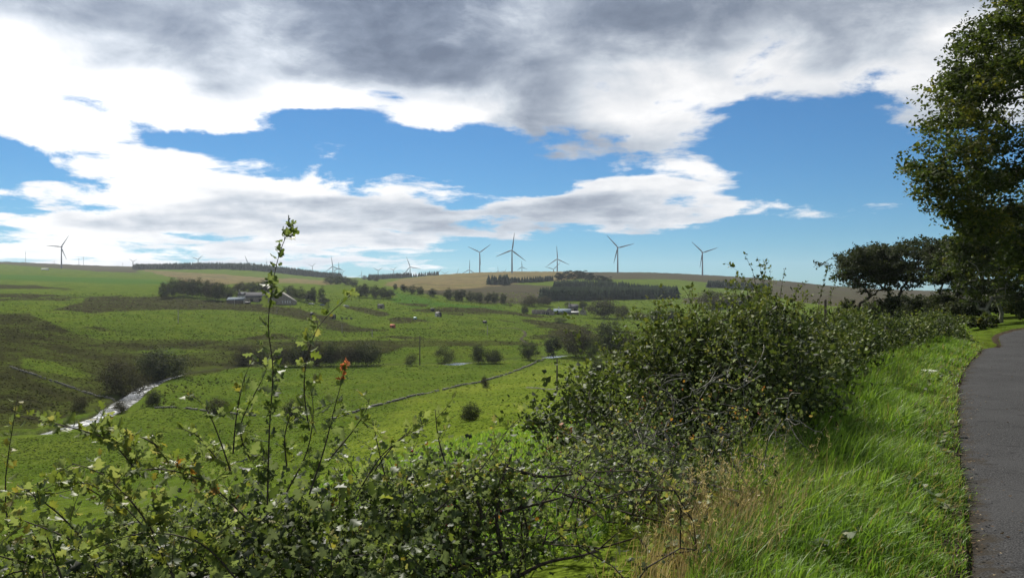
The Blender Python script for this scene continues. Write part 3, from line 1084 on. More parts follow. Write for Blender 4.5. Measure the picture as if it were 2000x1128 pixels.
def build_far_trees():
    k = [0]

    def row(keys, spec, name, fmt, cat, group, ymin=60):
        for i, (u, v, h, w) in enumerate(spec):
            k[0] += 1
            place_tree(keys[i % len(keys)], u, v, h, w, name, fmt.format(ORD[i]), cat, group, k[0], ymin)

    # river bank, each described on its own
    own = [('bush0', 238, 768, 62, 86, 'broad dark bush on the far bank beside the silvery river bend'),
           ('bush1', 318, 742, 66, 112, 'widest dark thicket on the river bank just right of the river bend'),
           ('bush1', 299, 791, 32, 36, 'small round bush on the near river bank at the meadow corner'),
           ('bush0', 236, 806, 24, 24, 'small dark bush standing at the edge of the silvery river water'),
           ('bush0', 155, 803, 28, 30, 'small bush on the rough far bank left of the river'),
           ('bush0', 425, 806, 28, 42, 'low brown shrub on the meadow behind the hawthorn sprays'),
           ('bush1', 573, 822, 44, 46, 'dark meadow bush seen between the upright hawthorn shoots'),
           ('bush1', 918, 822, 40, 48, 'solitary dark bush on the bright field below the stone wall'),
           ('bush0', 947, 756, 21, 15, 'tiny dark shrub beside the stone wall in mid-field'),
           ('bush1', 1167, 728, 30, 30, 'lone small tree on the green slope right of the bare pole'),
           ('bush2', 803, 714, 25, 32, 'small pale bush on the river bank beside the tall pole'),
           ('bush2', 868, 711, 38, 50, 'loose pale bush on the river bank right of the tall pole'),
           ('round1', 934, 709, 39, 36, 'taller dark half of the bush pair above the bright water'),
           ('bush1', 962, 709, 30, 42, 'lower half of the bush pair above the bright water'),
           ('round0', 1032, 702, 38, 42, 'round tree standing alone on the meadow edge by the river'),
           ('tall0', 1080, 699, 50, 36, 'slim dark tree left of the big riverside clump'),
           ('round2', 1124, 697, 58, 66, 'brown rounded tree in the middle of the riverside clump'),
           ('round1', 1192, 697, 74, 80, 'tallest dark tree of the riverside clump'),
           ('bush2', 1160, 700, 46, 40, 'yellow-green bush in front of the riverside clump'),
           ('round2', 1232, 694, 46, 48, 'right-hand end tree of the riverside clump'),
           ('thin0', 1148, 662, 32, 34, 'spindly half-bare tree above the riverside clump'),
           ('round2', 1178, 621, 39, 58, 'big brown round tree beside the white-roofed farm'),
           ('bush0', 1215, 621, 24, 28, 'small round tree just right of the big brown one at the farm'),
           ('bush0', 1248, 624, 14, 32, 'low bush between the farm trees and the long hedge clump'),
           ('bush1', 1285, 627, 24, 44, 'left half of the dark hedge clump on the slope'),
           ('bush1', 1312, 627, 26, 28, 'right half of the dark hedge clump on the slope'),
           ('bush0', 1395, 603, 34, 66, 'dark thicket half hidden behind the tall hawthorn hedge'),
           ('bush1', 1440, 600, 28, 60, 'second dark thicket behind the tall hawthorn hedge, further right'),
           ('thin0', 998, 606, 22, 16, 'thin bare-stemmed tree on the field edge left of the farm ruins'),
           ('bush1', 1025, 612, 17, 17, 'small dark bush at the left end of the farm ruins'),
           ('bush0', 1034, 598, 20, 34, 'brown tree behind the farm ruins, left one'),
           ('round2', 1062, 597, 20, 34, 'brown tree behind the farm ruins, right one'),
           ('bush2', 1110, 602, 14, 22, 'bright green bush between the farm roofs'),
           ('bush1', 1138, 602, 16, 20, 'dark bush behind the farm end gable'),
           ('bush2', 1095, 630, 12, 34, 'faint low scrub on the slope below the farm'),
           ('thin0', 1215, 694, 40, 22, 'thin pale sapling in front of the riverside clump')]
    for key, u, v, h, w, lab in own:
        k[0] += 1
        nm = 'tree' if key[:4] != 'bush' else 'shrub'
        place_tree(key, u, v, h, w, nm, lab, nm, 'trees and shrubs of the valley', k[0])
    row(['bush0', 'bush1', 'round2', 'bush1'], [(478, 712, 36, 40), (512, 714, 34, 34), (548, 715, 40, 44), (583, 715, 50, 50), (616, 715, 46, 46), (645, 714, 50, 44), (680, 714, 44, 50), (718, 713, 50, 66)],
        'tree', '{} from left in the dark tree row along the far river bank', 'tree', 'tree row along the river')
    row(['round1', 'round0', 'round2'], [(322, 583, 34, 30), (340, 580, 38, 36), (358, 578, 36, 34), (376, 580, 38, 36), (394, 582, 40, 36), (412, 585, 38, 34), (428, 587, 38, 36), (446, 586, 30, 32),
                                        (470, 572, 22, 30), (492, 573, 24, 30), (512, 573, 26, 28), (528, 574, 22, 26)],
        'tree', '{} from left in the copse behind the stone farmstead', 'tree', 'copse by the stone farmstead', 300)
    row(['round1', 'round0', 'tall0'], [(566, 584, 28, 30), (584, 588, 28, 30), (600, 591, 26, 28), (612, 592, 34, 16), (628, 593, 34, 16), (632, 596, 18, 26)],
        'tree', '{} from left in the tree group right of the stone farmstead', 'tree', 'trees right of the stone farmstead', 300)
    row(['round0', 'round1', 'tall0'], [(645, 556, 19, 26), (660, 556, 18, 22), (676, 557, 20, 24), (690, 560, 16, 22), (702, 581, 26, 26), (716, 581, 30, 24), (732, 582, 26, 26), (748, 583, 24, 26), (762, 584, 22, 22)],
        'tree', '{} from left in the clump above the hill pasture', 'tree', 'clump above the hill pasture', 300)
    row(['round1', 'tall0', 'round0'], [(772, 566, 13, 11), (790, 571, 18, 18), (805, 574, 18, 20), (820, 576, 18, 20), (846, 580, 19, 22), (876, 586, 24, 22), (892, 587, 22, 20), (902, 588, 26, 20), (920, 590, 22, 24), (936, 591, 22, 22), (953, 592, 22, 16), (966, 593, 24, 18), (983, 594, 22, 18)],
        'tree', '{} from left in the hedgerow line climbing the far field edge', 'tree', 'hedgerow trees along the far field edge', 300)
    row(['pine0'], [(1092, 557, 26, 22), (1108, 556, 29, 24), (1122, 556, 30, 24), (1138, 556, 29, 24), (1153, 558, 27, 22), (1172, 560, 24, 24), (1186, 561, 22, 20)],
        'pine_tree', '{} from left in the round-topped pine clump on the skyline', 'pine', 'pines on the skyline', 400)
    row(['bush0', 'bush1'], [(712, 546, 8, 10), (722, 548, 8, 10), (735, 549, 8, 12)],
        'tree', '{} from left of three tiny trees in the valley gap on the skyline', 'tree', 'tiny trees in the valley gap', 800)


build_far_trees()
for r in list(PROTO.values()):
    for c in list(r.children):
        bpy.data.objects.remove(c)
    bpy.data.objects.remove(r)

# ---------------------------------------------------------------- wind turbines
M_TURB = plain('turbine_paint', (.17, .18, .20), .6, .3, .05, .05)


def turbine_proto():
    root = empty('wind_turbine', (0, 0, -900))
    mb = MB()
    mb.tube([(0, 0, -.02), (0, 0, .25), (0, 0, .6), (0, 0, 1.0)], [2.1, 1.85, 1.5, 1.15], 12)
    tw = mb.build('tower', M_TURB, root, True)
    nb = MB()
    nb.box((0, 1.4, 0.3), (2.9, 6.6, 2.8))
    nb.box((0, 5.0, 0.4), (2.3, 1.0, 2.2))
    nc = nb.build('nacelle', M_TURB, root)
    hb = MB()
    hb.tube([(0, -1.9, 0), (0, -2.6, 0), (0, -3.5, 0), (0, -4.1, 0)], [1.35, 1.45, 1.1, .3], 10)
    hub = hb.build('hub', M_TURB, root, True)
    zs = np.array([0.5, 3, 7, 12, 20, 28, 35, 39, 40])
    ch = np.array([1.5, 1.8, 3.0, 2.7, 2.1, 1.5, 1.05, .6, .12])
    th = np.array([1.5, 1.4, .9, .6, .42, .3, .2, .12, .04])
    bl = []
    an = np.arange(8) * 2 * np.pi / 8
    V = []
    for z, c, t in zip(zs, ch, th):
        V.append(np.c_[np.cos(an) * c / 2 + c * .14, np.sin(an) * t / 2 - 2.7 - .0012 * z * z, np.full(8, z)])
    V = np.concatenate(V)
    i = np.arange(len(zs) - 1)[:, None] * 8
    j = np.arange(8)[None]
    F = np.stack([i + j, i + (j + 1) % 8, i + 8 + (j + 1) % 8, i + 8 + j], -1).reshape(-1, 4)
    for q in range(3):
        if q == 0:
            b = mk('blade', V, [F], M_TURB, root, smooth=True)
            me = b.data
        else:
            b = bpy.data.objects.new('blade', me)
            COL.objects.link(b)
            b.parent = root
    return root


# hub column and row, blade length in px, angle of one blade clockwise from up, yaw, depth
TURB = [(50, 493, 7, 0, 75, 3600, 'small distant edge-on turbine on the skyline near the frame edge'),
        (106, 511, 5, 30, 20, 4300, 'tiny distant turbine peeping over the ridge beside the nearest pasture turbine'),
        (120, 482, 27.5, 35, 12, 1900, 'lone large turbine standing on the green pasture ridge far left'),
        (154, 505, 7, 0, 80, 3900, 'left of two thin edge-on turbines behind the brown ridge'),
        (163, 502, 7, 0, 78, 3700, 'right of two thin edge-on turbines behind the brown ridge'),
        (240, 514.5, 6, 60, 60, 4200, 'tiny turbine on the brown ridge left of the long conifer belt'),
        (260, 510.5, 10, 65, 20, 3300, 'small turbine at the left end of the long conifer belt'),
        (387, 506.5, 13, 50, 15, 2900, 'small turbine above the left part of the long conifer belt'),
        (483.5, 513, 15, 340, -10, 2800, 'small turbine above the middle of the long conifer belt'),
        (512, 521, 9, 60, 10, 3800, 'tiny turbine low behind the conifer belt, hidden partly by the tall shoot'),
        (521, 512, 11, 0, 70, 3300, 'thin edge-on turbine just behind the tall hawthorn shoot'),
        (610, 519.5, 9.5, 50, 10, 3600, 'small turbine above the right part of the long conifer belt'),
        (650, 520, 20.5, 352, 10, 2350, 'largest of the turbine cluster left of the valley gap'),
        (662, 523.5, 12, 358, 10, 2900, 'second largest of the turbine cluster left of the valley gap'),
        (654, 527, 8, 60, 10, 3700, 'tiny turbine tucked behind the cluster left of the valley gap'),
        (669, 532, 8, 52, 10, 3900, 'lowest turbine of the cluster left of the valley gap'),
        (706, 537, 9, 5, 5, 3700, 'low turbine rising from the valley gap on the skyline'),
        (738.5, 528, 11, 57, 0, 3000, 'Y-shaped small turbine at the left end of the short conifer block'),
        (768.5, 527, 9, 45, 0, 3300, 'Y-shaped small turbine above the short conifer block'),
        (791, 533, 8, 295, 0, 3900, 'tiny turbine low behind the tall one right of the conifer block'),
        (801, 521, 21.5, 340, 0, 2300, 'tall turbine at the right end of the short conifer block'),
        (855, 533, 11, 42, 0, 3000, 'first of three low turbines with only blades above the yellow moor'),
        (869, 534, 9.5, 60, 0, 3400, 'second of three low turbines with only blades above the yellow moor'),
        (893, 533.5, 10, 15, 0, 3300, 'third of three low turbines with only blades above the yellow moor'),
        (917, 526.5, 20, 2, 5, 2450, 'turbine with upright blade just left of the large Y-shaped one'),
        (937, 492.5, 26, 55, 5, 2250, 'large Y-shaped turbine on the moor left of the tallest one'),
        (973, 529, 9, 358, 30, 3500, 'blade tip of a turbine showing left of the tallest tower'),
        (986, 530, 8, 35, 30, 3700, 'small faint turbine directly beside the tallest tower'),
        (1000, 488.5, 34.5, 8, 0, 1640, 'tallest turbine, standing beside the conifer clump at the picture centre'),
        (1019.5, 521, 12, 355, 0, 2500, 'small turbine just right of the tallest one'),
        (1081, 525.5, 19, 46, 0, 2350, 'low turbine crossing behind the pine clump turbine'),
        (1088.5, 505.5, 26, 356, -5, 2150, 'turbine rising straight out of the round-topped pine clump'),
        (1206.5, 483.5, 33, 76, -10, 1745, 'large turbine on the bare brown hilltop right of the pines'),
        (1372, 493, 31, 72, -12, 1760, 'rightmost large turbine on the falling brown hill')]


def build_turbines():
    proto = turbine_proto()
    for i, (u, v, L, ang, yaw, Y, lab) in enumerate(TURB):
        o = proto if i == 0 else copy_tree(proto)
        s = L * Y / FPX / 40.0
        x = (u - CX) / FPX * Y
        hz = EYE - (v - CY) * Y / FPX
        gz = min(h1(x, Y) - .5, hz - 12 * s)
        o.location = (x, Y, gz)
        o.scale = (s, s, s)
        o.rotation_euler = (0, 0, math.radians(-yaw - math.degrees(math.atan(x / Y)) * .5))
        H = (hz - gz) / s
        b = 0
        for c in o.children:
            nm = c.name.split('.')[0]
            if nm == 'tower':
                c.scale = (1.35 if L < 16 else 1, 1.35 if L < 16 else 1, H - 1)
            else:
                c.location = (0, 0, H)
            if nm == 'blade':
                c.rotation_euler = (0, math.radians(ang + 120 * b), 0)
                c.scale = (1.5 if L < 16 else 1.1, 1, 1)
                b += 1
        tag(o, lab, 'wind turbine', 'wind turbines along the skyline')


build_turbines()

# ---------------------------------------------------------------- farm buildings
M_STONE = plain('rubble_stone', (.21, .185, .155), .95, .2, .45, 1.2)
M_PALE = plain('limewashed_wall', (.28, .26, .22), .9, .1, .3, .8)
M_BARNROOF = plain('worn_pale_roof', (.17, .165, .15), 1.0, .0, .3, .8)
M_WHITE = plain('white_render', (.42, .42, .40), .9, .0, .15, .6)
M_SLATE = plain('slate_roof', (.055, .055, .06), .9, .1, .3, 2.0)
M_TIN = plain('blue_grey_sheet_roof', (.085, .11, .13), .9, .1, .2, .7)
M_TINL = plain('pale_sheet_roof', (.13, .16, .185), 1.0, .0, .2, .7)
M_DARK = plain('dark_opening', (.015, .015, .016), .9, .1, .1, 1)
M_BROWN = plain('brown_cladding', (.095, .080, .065), .8, .2, .25, 1.5)
M_RUST = plain('rusty_sheet', (.30, .085, .045), .8, .2, .3, 1.5)
M_TEAL = plain('green_plastic', (.10, .24, .20), .5, .4, .1, 1)
M_GLASS = plain('window_glass', (.10, .13, .16), .1, .6, .1, 1)
M_WOOD = plain('weathered_post', (.090, .075, .060), .9, .2, .3, 4)
M_BLACK = plain('black_roofing', (.020, .020, .022), .7, .3, .2, 2)


def gable_building(name, loc, yaw, L, W, eave, ridge, wall, roof, label, opens=(), chimneys=(), cat='building', over=.25, gable=None, group=None):
    """long ridge along local X; opens: (side, along, sill, width, height, material, part name)"""
    root = empty(name, loc, yaw)
    a, b = L / 2, W / 2
    sk = -1.5
    mb = MB()
    mb.add([(-a, -b, sk), (a, -b, sk), (a, -b, eave), (-a, -b, eave), (-a, b, sk), (a, b, sk), (a, b, eave), (-a, b, eave)], [[0, 1, 2, 3], [5, 4, 7, 6]])
    mb.build('wall', wall, root)
    for s in (-1, 1):
        g = MB()
        g.add([(s * a, -b, sk), (s * a, b, sk), (s * a, b, eave), (s * a, 0, ridge), (s * a, -b, eave)], [[0, 1, 2, 3, 4]])
        g.build('gable', gable or wall, root)
    sl = math.hypot(b, ridge - eave)
    for s in (-1, 1):
        r = MB()
        e = (ridge - eave) / b
        x0, x1 = -a - over, a + over
        y0, z0 = s * (b + over), eave - over * e
        t = .14
        r.add([(x0, y0, z0 + .05), (x1, y0, z0 + .05), (x1, 0, ridge + .05), (x0, 0, ridge + .05), (x0, y0, z0 + .05 + t), (x1, y0, z0 + .05 + t), (x1, 0, ridge + .05 + t), (x0, 0, ridge + .05 + t)],
              [[0, 1, 2, 3], [4, 7, 6, 5], [0, 4, 5, 1], [1, 5, 6, 2], [2, 6, 7, 3], [3, 7, 4, 0]])
        r.build('roof', roof, root)
    for side, al, sill, w, h, m, pn in opens:
        o = MB()
        if side in 'fb':
            y = (-b - .03) if side == 'f' else (b + .03)
            o.box((al, y, sill + h / 2), (w, .1, h))
        elif side in 'lr':
            x = (-a - .03) if side == 'l' else (a + .03)
            o.box((x, al, sill + h / 2), (.1, w, h))
        elif side == 't':       # rooflight on the front slope
            e = (ridge - eave) / b
            o.add([(al - w / 2, -sill, ridge - sill * e + .24), (al + w / 2, -sill, ridge - sill * e + .24), (al + w / 2, -sill + h, ridge - (sill - h) * e + .24), (al - w / 2, -sill + h, ridge - (sill - h) * e + .24)], [[0, 1, 2, 3]])
        o.build(pn, m, root)
    for cx, h, m in chimneys:
        c = MB()
        c.box((cx, 0, ridge + h / 2 - .4), (.9, .9, h + .8))
        c.box((cx, 0, ridge + h + .08), (1.1, 1.1, .16))
        c.build('chimney', m, root)
    tag(root, label, cat, group)
    return root


def px(u, v, ymin=300):
    x, y, z = ground_at(u, v, ymin)
    return (x, y, z), y / FPX


def build_farms():
    p, m = px(463, 592)
    gable_building('field_shed', p, math.radians(-16), 38 * m, 14 * m, 6 * m, 11 * m, M_BROWN, M_TIN, 'long low shed with blue-grey roof and pale gable at the stone farmstead', [('l', 0, 0, 4 * m, 5 * m, M_WHITE, 'door')], gable=M_PALE)
    p, m = px(474, 586)
    gable_building('farm_cottage', p, math.radians(-6), 15 * m, 12 * m, 10 * m, 16 * m, M_WHITE, M_SLATE, 'small white cottage with slate roof behind the blue-grey shed', [('t', 1 * m, 4 * m, 5 * m, 2.4 * m, M_WHITE, 'skylight'), ('f', -3 * m, 3 * m, 2.5 * m, 4 * m, M_GLASS, 'window'), ('f', 3 * m, 3 * m, 2.5 * m, 4 * m, M_GLASS, 'window')], [(-7 * m, 5 * m, M_PALE)])
    p, m = px(508, 589)
    gable_building('stone_barn', p, math.radians(4), 52 * m, 16 * m, 9 * m, 18 * m, M_STONE, M_SLATE, 'long grey stone barn with slate roof in the middle of the farmstead', [('f', -14 * m, 0, 5 * m, 6 * m, M_DARK, 'door'), ('f', 2 * m, 0, 5 * m, 6 * m, M_DARK, 'door'), ('f', 14 * m, 2 * m, 3 * m, 3 * m, M_DARK, 'window')])
    p, m = px(551, 594)
    ops = [('l', y * m, 2 * m, 2.2 * m, 4.5 * m, M_WHITE, 'window') for y in (-18, -13.5, -9, -4)]
    gable_building('farm_barn', p, math.radians(96), 34 * m, 50 * m, 6 * m, 23 * m, M_STONE, M_BARNROOF, 'big pale-gabled barn at the right end of the stone farmstead', ops + [('l', 10 * m, 0, 6 * m, 6 * m, M_DARK, 'door')], gable=M_STONE)
    p, m = px(484, 593)
    gable_building('cart_shelter', p, math.radians(0), 9 * m, 6 * m, 2.6 * m, 3.6 * m, M_DARK, M_BLACK, 'tiny dark lean-to beside the blue-grey shed', cat='shed')
    # ruined farm with sheet roofs
    p, m = px(1052, 613)
    root = empty('ruined_cottage', p, math.radians(3))
    w = MB()
    L = 26 * m
    xs = np.linspace(-L / 2, L / 2, 9)
    hs = [8, 6, 8.5, 5, 8.5, 6, 8, 7]
    for i in range(8):
        c = (xs[i] + xs[i + 1]) / 2
        ww = xs[i + 1] - xs[i]
        if i in (1, 3, 5):
            w.box((c, 0, -.5), (ww, .7, 1.5 + 2 * 2 * m - 1))
            w.box((c, .01, hs[i] * m + .4), (ww + .05, .66, .8))
        else:
            w.box((c, 0, hs[i] * m / 2 - .5), (ww, .7, hs[i] * m + 1))
    w.box((0, 8 * m, 4 * m - .5), (L, .7, 8 * m + 1))
    w.build('wall', M_STONE, root)
    tag(root, 'roofless stone ruin with dark openings at the left of the sheet-roofed farm', 'ruin')
    p, m = px(1073, 614)
    gable_building('stone_byre', p, math.radians(90), 15 * m, 16 * m, 6 * m, 12.5 * m, M_STONE, M_SLATE, 'small stone byre with arched doorway, between ruin and long shed', [('l', 4 * m, 0, 5 * m, 5 * m, M_DARK, 'doorway'), ('l', 4 * m, 0, 2 * m, 3 * m, M_WHITE, 'door')])
    p, m = px(1098, 614)
    gable_building('long_shed', p, math.radians(0), 33 * m, 11 * m, 4.5 * m, 11 * m, M_BROWN, M_TINL, 'long low shed with pale blue sheet roof at the lower farm', [('f', -8 * m, 0, 5 * m, 3.5 * m, M_DARK, 'door'), ('f', 7 * m, 0, 5 * m, 3.5 * m, M_DARK, 'door')], [(-6.5 * m, 3.5 * m, M_WHITE)])
    p, m = px(1120, 609)
    gable_building('farmhouse', p, math.radians(-8), 18 * m, 13 * m, 8 * m, 15 * m, M_STONE, M_SLATE, 'slate-roofed farmhouse behind the pale blue shed at the lower farm', [('f', 4 * m, 0, 6 * m, 6.5 * m, M_DARK, 'door'), ('f', -5 * m, 3 * m, 2.5 * m, 3 * m, M_GLASS, 'window')], [(-8 * m, 3 * m, M_PALE)])
    p, m = px(1122, 614)
    gable_building('lean_to', p, math.radians(2), 16 * m, 6 * m, 4 * m, 6 * m, M_BROWN, M_WHITE, 'low white-roofed lean-to in front of the slate farmhouse', cat='shed')
    p, m = px(1139, 614)
    gable_building('stone_gable_house', p, math.radians(84), 9 * m, 13 * m, 6 * m, 11.5 * m, M_PALE, M_SLATE, 'pale stone gable house with stub chimneys at the right end of the lower farm', [('l', 0, 5 * m, 2 * m, 2.4 * m, M_DARK, 'window')], [(-4 * m, 2.5 * m, M_PALE), (3.6 * m, 2 * m, M_PALE)])
    p, m = px(88, 527, 1200)
    gable_building('hill_barn', p, math.radians(0), 13 * m, 5 * m, 1.6 * m, 3 * m, M_WHITE, M_WHITE, 'tiny white-roofed barn on the pasture ridge beside the lone large turbine', cat='barn')
    # huts on the pasture
    for u, v, wpx, hp, wm, rm, lab in [
            (609, 615, 6, 5, M_BLACK, M_BLACK, 'tiny black hut on the pasture below the stone farmstead'),
            (650, 622, 12, 8, M_BROWN, M_SLATE, 'grey-brown hut behind the leaning hawthorn shoot'),
            (744, 602, 14, 8, M_STONE, M_SLATE, 'weathered twin-part hut highest on the open pasture'),
            (845, 608, 8, 6, M_BLACK, M_SLATE, 'small dark hut just above the pale pasture hut'),
            (856, 618, 13, 8.5, M_WHITE, M_BLACK, 'pale hut with black end on the middle pasture'),
            (811, 623.5, 7, 4, M_TEAL, M_TEAL, 'small teal-green tank on the pasture'),
            (767, 640, 11, 6.5, M_RUST, M_RUST, 'rust-red shed in the rough ground on the pasture'),
            (947, 631, 9, 4.5, M_BLACK, M_BLACK, 'small black hut beside the pale pole on the pasture')]:
        p, m = px(u, v)
        gable_building('field_hut', p, math.radians(-20 if wm is not M_WHITE else -35), wpx * m * .85, hp * m * .8, hp * .68 * m, hp * m, wm, rm, lab,
                       [('f', wpx * .18 * m, 0, wpx * .25 * m, hp * .5 * m, M_DARK, 'door')], cat='hut', group='huts on the pasture', over=.1, gable=M_BLACK if wm is M_WHITE else None)
    for u, lab in ((668, 'leftmost of three dark feed troughs right of the grey-brown hut'), (677, 'middle one of three dark feed troughs right of the grey-brown hut'), (686, 'rightmost of three dark feed troughs right of the grey-brown hut')):
        p, m = px(u, 623)
        t = MB()
        t.box((0, 0, .35), (3.0 * m, 1.2, .7)).box((-1.2 * m, 0, .9), (.3, 1.0, .5)).box((1.2 * m, 0, .9), (.3, 1.0, .5))
        o = t.build('feed_trough', M_SLATE)
        o.location = p
        tag(o, lab, 'trough', 'feed troughs on the pasture')
    # parked cars by the farmstead
    for i, (u, v, col, lab) in enumerate([(608, 595, M_WHITE, 'tiny white car parked right of the big barn'), (630, 597, M_TINL, 'tiny silver car parked farther right of the big barn'), (676, 599, M_WHITE, 'tiny white car on the track behind the leaning hawthorn shoot')]):
        p, m = px(u, v)
        root = empty('parked_car', p, .3 * i)
        b = MB()
        prof = np.array([(-2.1, .35), (2.1, .35), (2.15, .8), (1.3, .95), (.7, 1.42), (-1.2, 1.45), (-1.9, .98), (-2.15, .85)])
        n = len(prof)
        Vv = np.r_[np.c_[prof[:, 0], np.full(n, -.85), prof[:, 1]], np.c_[prof[:, 0], np.full(n, .85), prof[:, 1]]]
        b.add(Vv, np.stack([np.arange(n), (np.arange(n) + 1) % n, (np.arange(n) + 1) % n + n, np.arange(n) + n], -1))
        b.f.setdefault(n, []).append(np.array([np.arange(n)[::-1], np.arange(n) + n]))
        b.build('body', col, root)
        g = MB()
        g.box((-.25, 0, 1.17), (1.5, 1.74, .34))
        g.build('window', M_GLASS, root)
        for sx in (-1.3, 1.3):
            for sy in (-.8, .8):
                wv = MB()
                wv.tube([(sx, sy - .1, .33), (sx, sy + .1, .33)], .33, 10)
                wv.build('wheel', M_BLACK, root)
        tag(root, lab, 'car', 'cars by the farmstead')


build_farms()


def build_poles():
    spec = [(820, 713, 58, 0, 'tall dark utility pole on the far river bank'), (1088, 762, 62, 0, 'bare dark pole on the near green slope'),
            (348, 631, 26, 1, 'pale thin pole on the pasture left of the farmstead'), (668, 650, 18, 1, 'pale thin pole in front of the grey-brown hut'),
            (727, 658, 16, 1, 'short pale pole left of the rust-red shed'), (952, 654, 19, 1, 'pale pole beside the small black hut'),
            (541, 612, 12, 1, 'short pale post just below the big barn'), (1265, 662, 24, 0, 'thin pole on the field beyond the near hedge'), (458, 598, 14, 1, 'short pole beside the blue-grey shed')]
    for u, v, h, pale, lab in spec:
        x, y, z = ground_at(u, v)
        H = h * y / FPX
        root = empty('utility_pole', (x, y, z))
        mb = MB()
        mb.tube([(0, 0, -.5), (0, 0, H * .5), (0, 0, H)], [.24, .21, .17] if not pale else [.22, .2, .17], 7)
        mb.build('pole', M_PALE if pale else M_WOOD, root)
        if u in (820, 348):
            c = MB()
            c.box((0, -.12, H - .5), (1.9, .12, .14))
            ca = c.build('crossarm', M_WOOD, root)
            for dx in (-.8, 0, .8):
                ins = MB()
                ins.tube([(dx, -.12, H - .43), (dx, -.12, H - .2)], .06, 6)
                ins.build('insulator', M_PALE, ca)
        tag(root, lab, 'pole', 'poles across the valley')


build_poles()


def stone_wall(pts, label, hgt, step, seed, ymin=60):
    rng = np.random.default_rng(seed)
    W = resample(np.array([ground_at(u, v, ymin)[:2] for u, v in pts]), step)
    T = np.gradient(W, axis=0)
    zz = height(W[:, 0], W[:, 1])
    mb = MB()
    rows = 3
    for i, p in enumerate(W):
        rz = math.atan2(T[i, 1], T[i, 0])
        keep = .75 - .5 * max(0, math.sin(i * .07 + seed)) + .25 * math.sin(i * .31)
        if rng.random() < .18:
            continue
        for r in range(rows):
            if r and rng.random() > keep + .1:
                continue
            h = hgt / rows
            mb.box((p[0] + rng.normal() * .06, p[1] + rng.normal() * .06, zz[i] + h * (r + .5) - .06), (step * rng.uniform(.75, 1.1), .5 * rng.uniform(.7, 1.2), h * rng.uniform(.7, 1.3)), rz + rng.normal() * .25)
    root = empty('dry_stone_wall', (0, 0, 0))
    o = mb.build('stones', M_WALLSTONE, root)
    o['kind'] = 'stuff'
    tag(root, label, 'stone wall', 'dry stone walls in the valley', 'thing')


M_WALLSTONE = plain('field_stone', (.15, .145, .125), .95, .2, .5, 1.5)
stone_wall([(640, 822), (700, 803), (760, 786), (830, 769), (900, 753), (945, 744), (1000, 727), (1040, 711), (1062, 702)], 'grey dry stone wall crossing the near meadow down to the river', .50, .55, 1)
stone_wall([(20, 716), (70, 733), (130, 754), (190, 773), (222, 782)], 'broken pale stone wall on the rough far bank left of the river', .5, .6, 2, 150)
stone_wall([(300, 797), (360, 797), (430, 806), (500, 812)], 'low dark wall across the meadow behind the hawthorn sprays', .4, .5, 3)
stone_wall([(1030, 757), (1088, 760), (1130, 752), (1180, 742)], 'tumbled wall on the bright slope by the bare pole', .25, .6, 4)


def ribbon(name, pts, w, mat, label, ymin=60):
    W = resample(np.array([ground_at(u, v, ymin)[:2] for u, v in pts]), 2.0)
    T = np.gradient(W, axis=0)
    T /= np.linalg.norm(T, axis=1, keepdims=True)
    N = np.c_[-T[:, 1], T[:, 0]]
    ws = np.linspace(-w / 2, w / 2, 4)
    P = W[:, None] + N[:, None] * ws[None, :, None]
    z = height(P[..., 0], P[..., 1]) + .12
    z[:, [0, -1]] -= .3
    Vt = np.concatenate([P, z[..., None]], -1).reshape(-1, 3)
    i, j = np.meshgrid(np.arange(len(W) - 1), np.arange(3), indexing='ij')
    F = np.stack([i * 4 + j, i * 4 + j + 1, (i + 1) * 4 + j + 1, (i + 1) * 4 + j], -1).reshape(-1, 4)
    o = mk(name, Vt, [F], mat, smooth=True)
    tag(o, label, kind='structure')


M_TRACK = plain('track_gravel', (.055, .050, .038), 1.0, .0, .3, .5)
ribbon('track', [(975, 641), (1000, 640), (1020, 645), (1026, 653), (1018, 663), (1035, 672)], 3.0, M_TRACK, 'pale curved farm track on the far slope', 250)
ribbon('path', [(1150, 693), (1195, 694), (1225, 701), (1260, 712)], 2.5, M_TRACK, 'brown path by the riverside trees', 150)


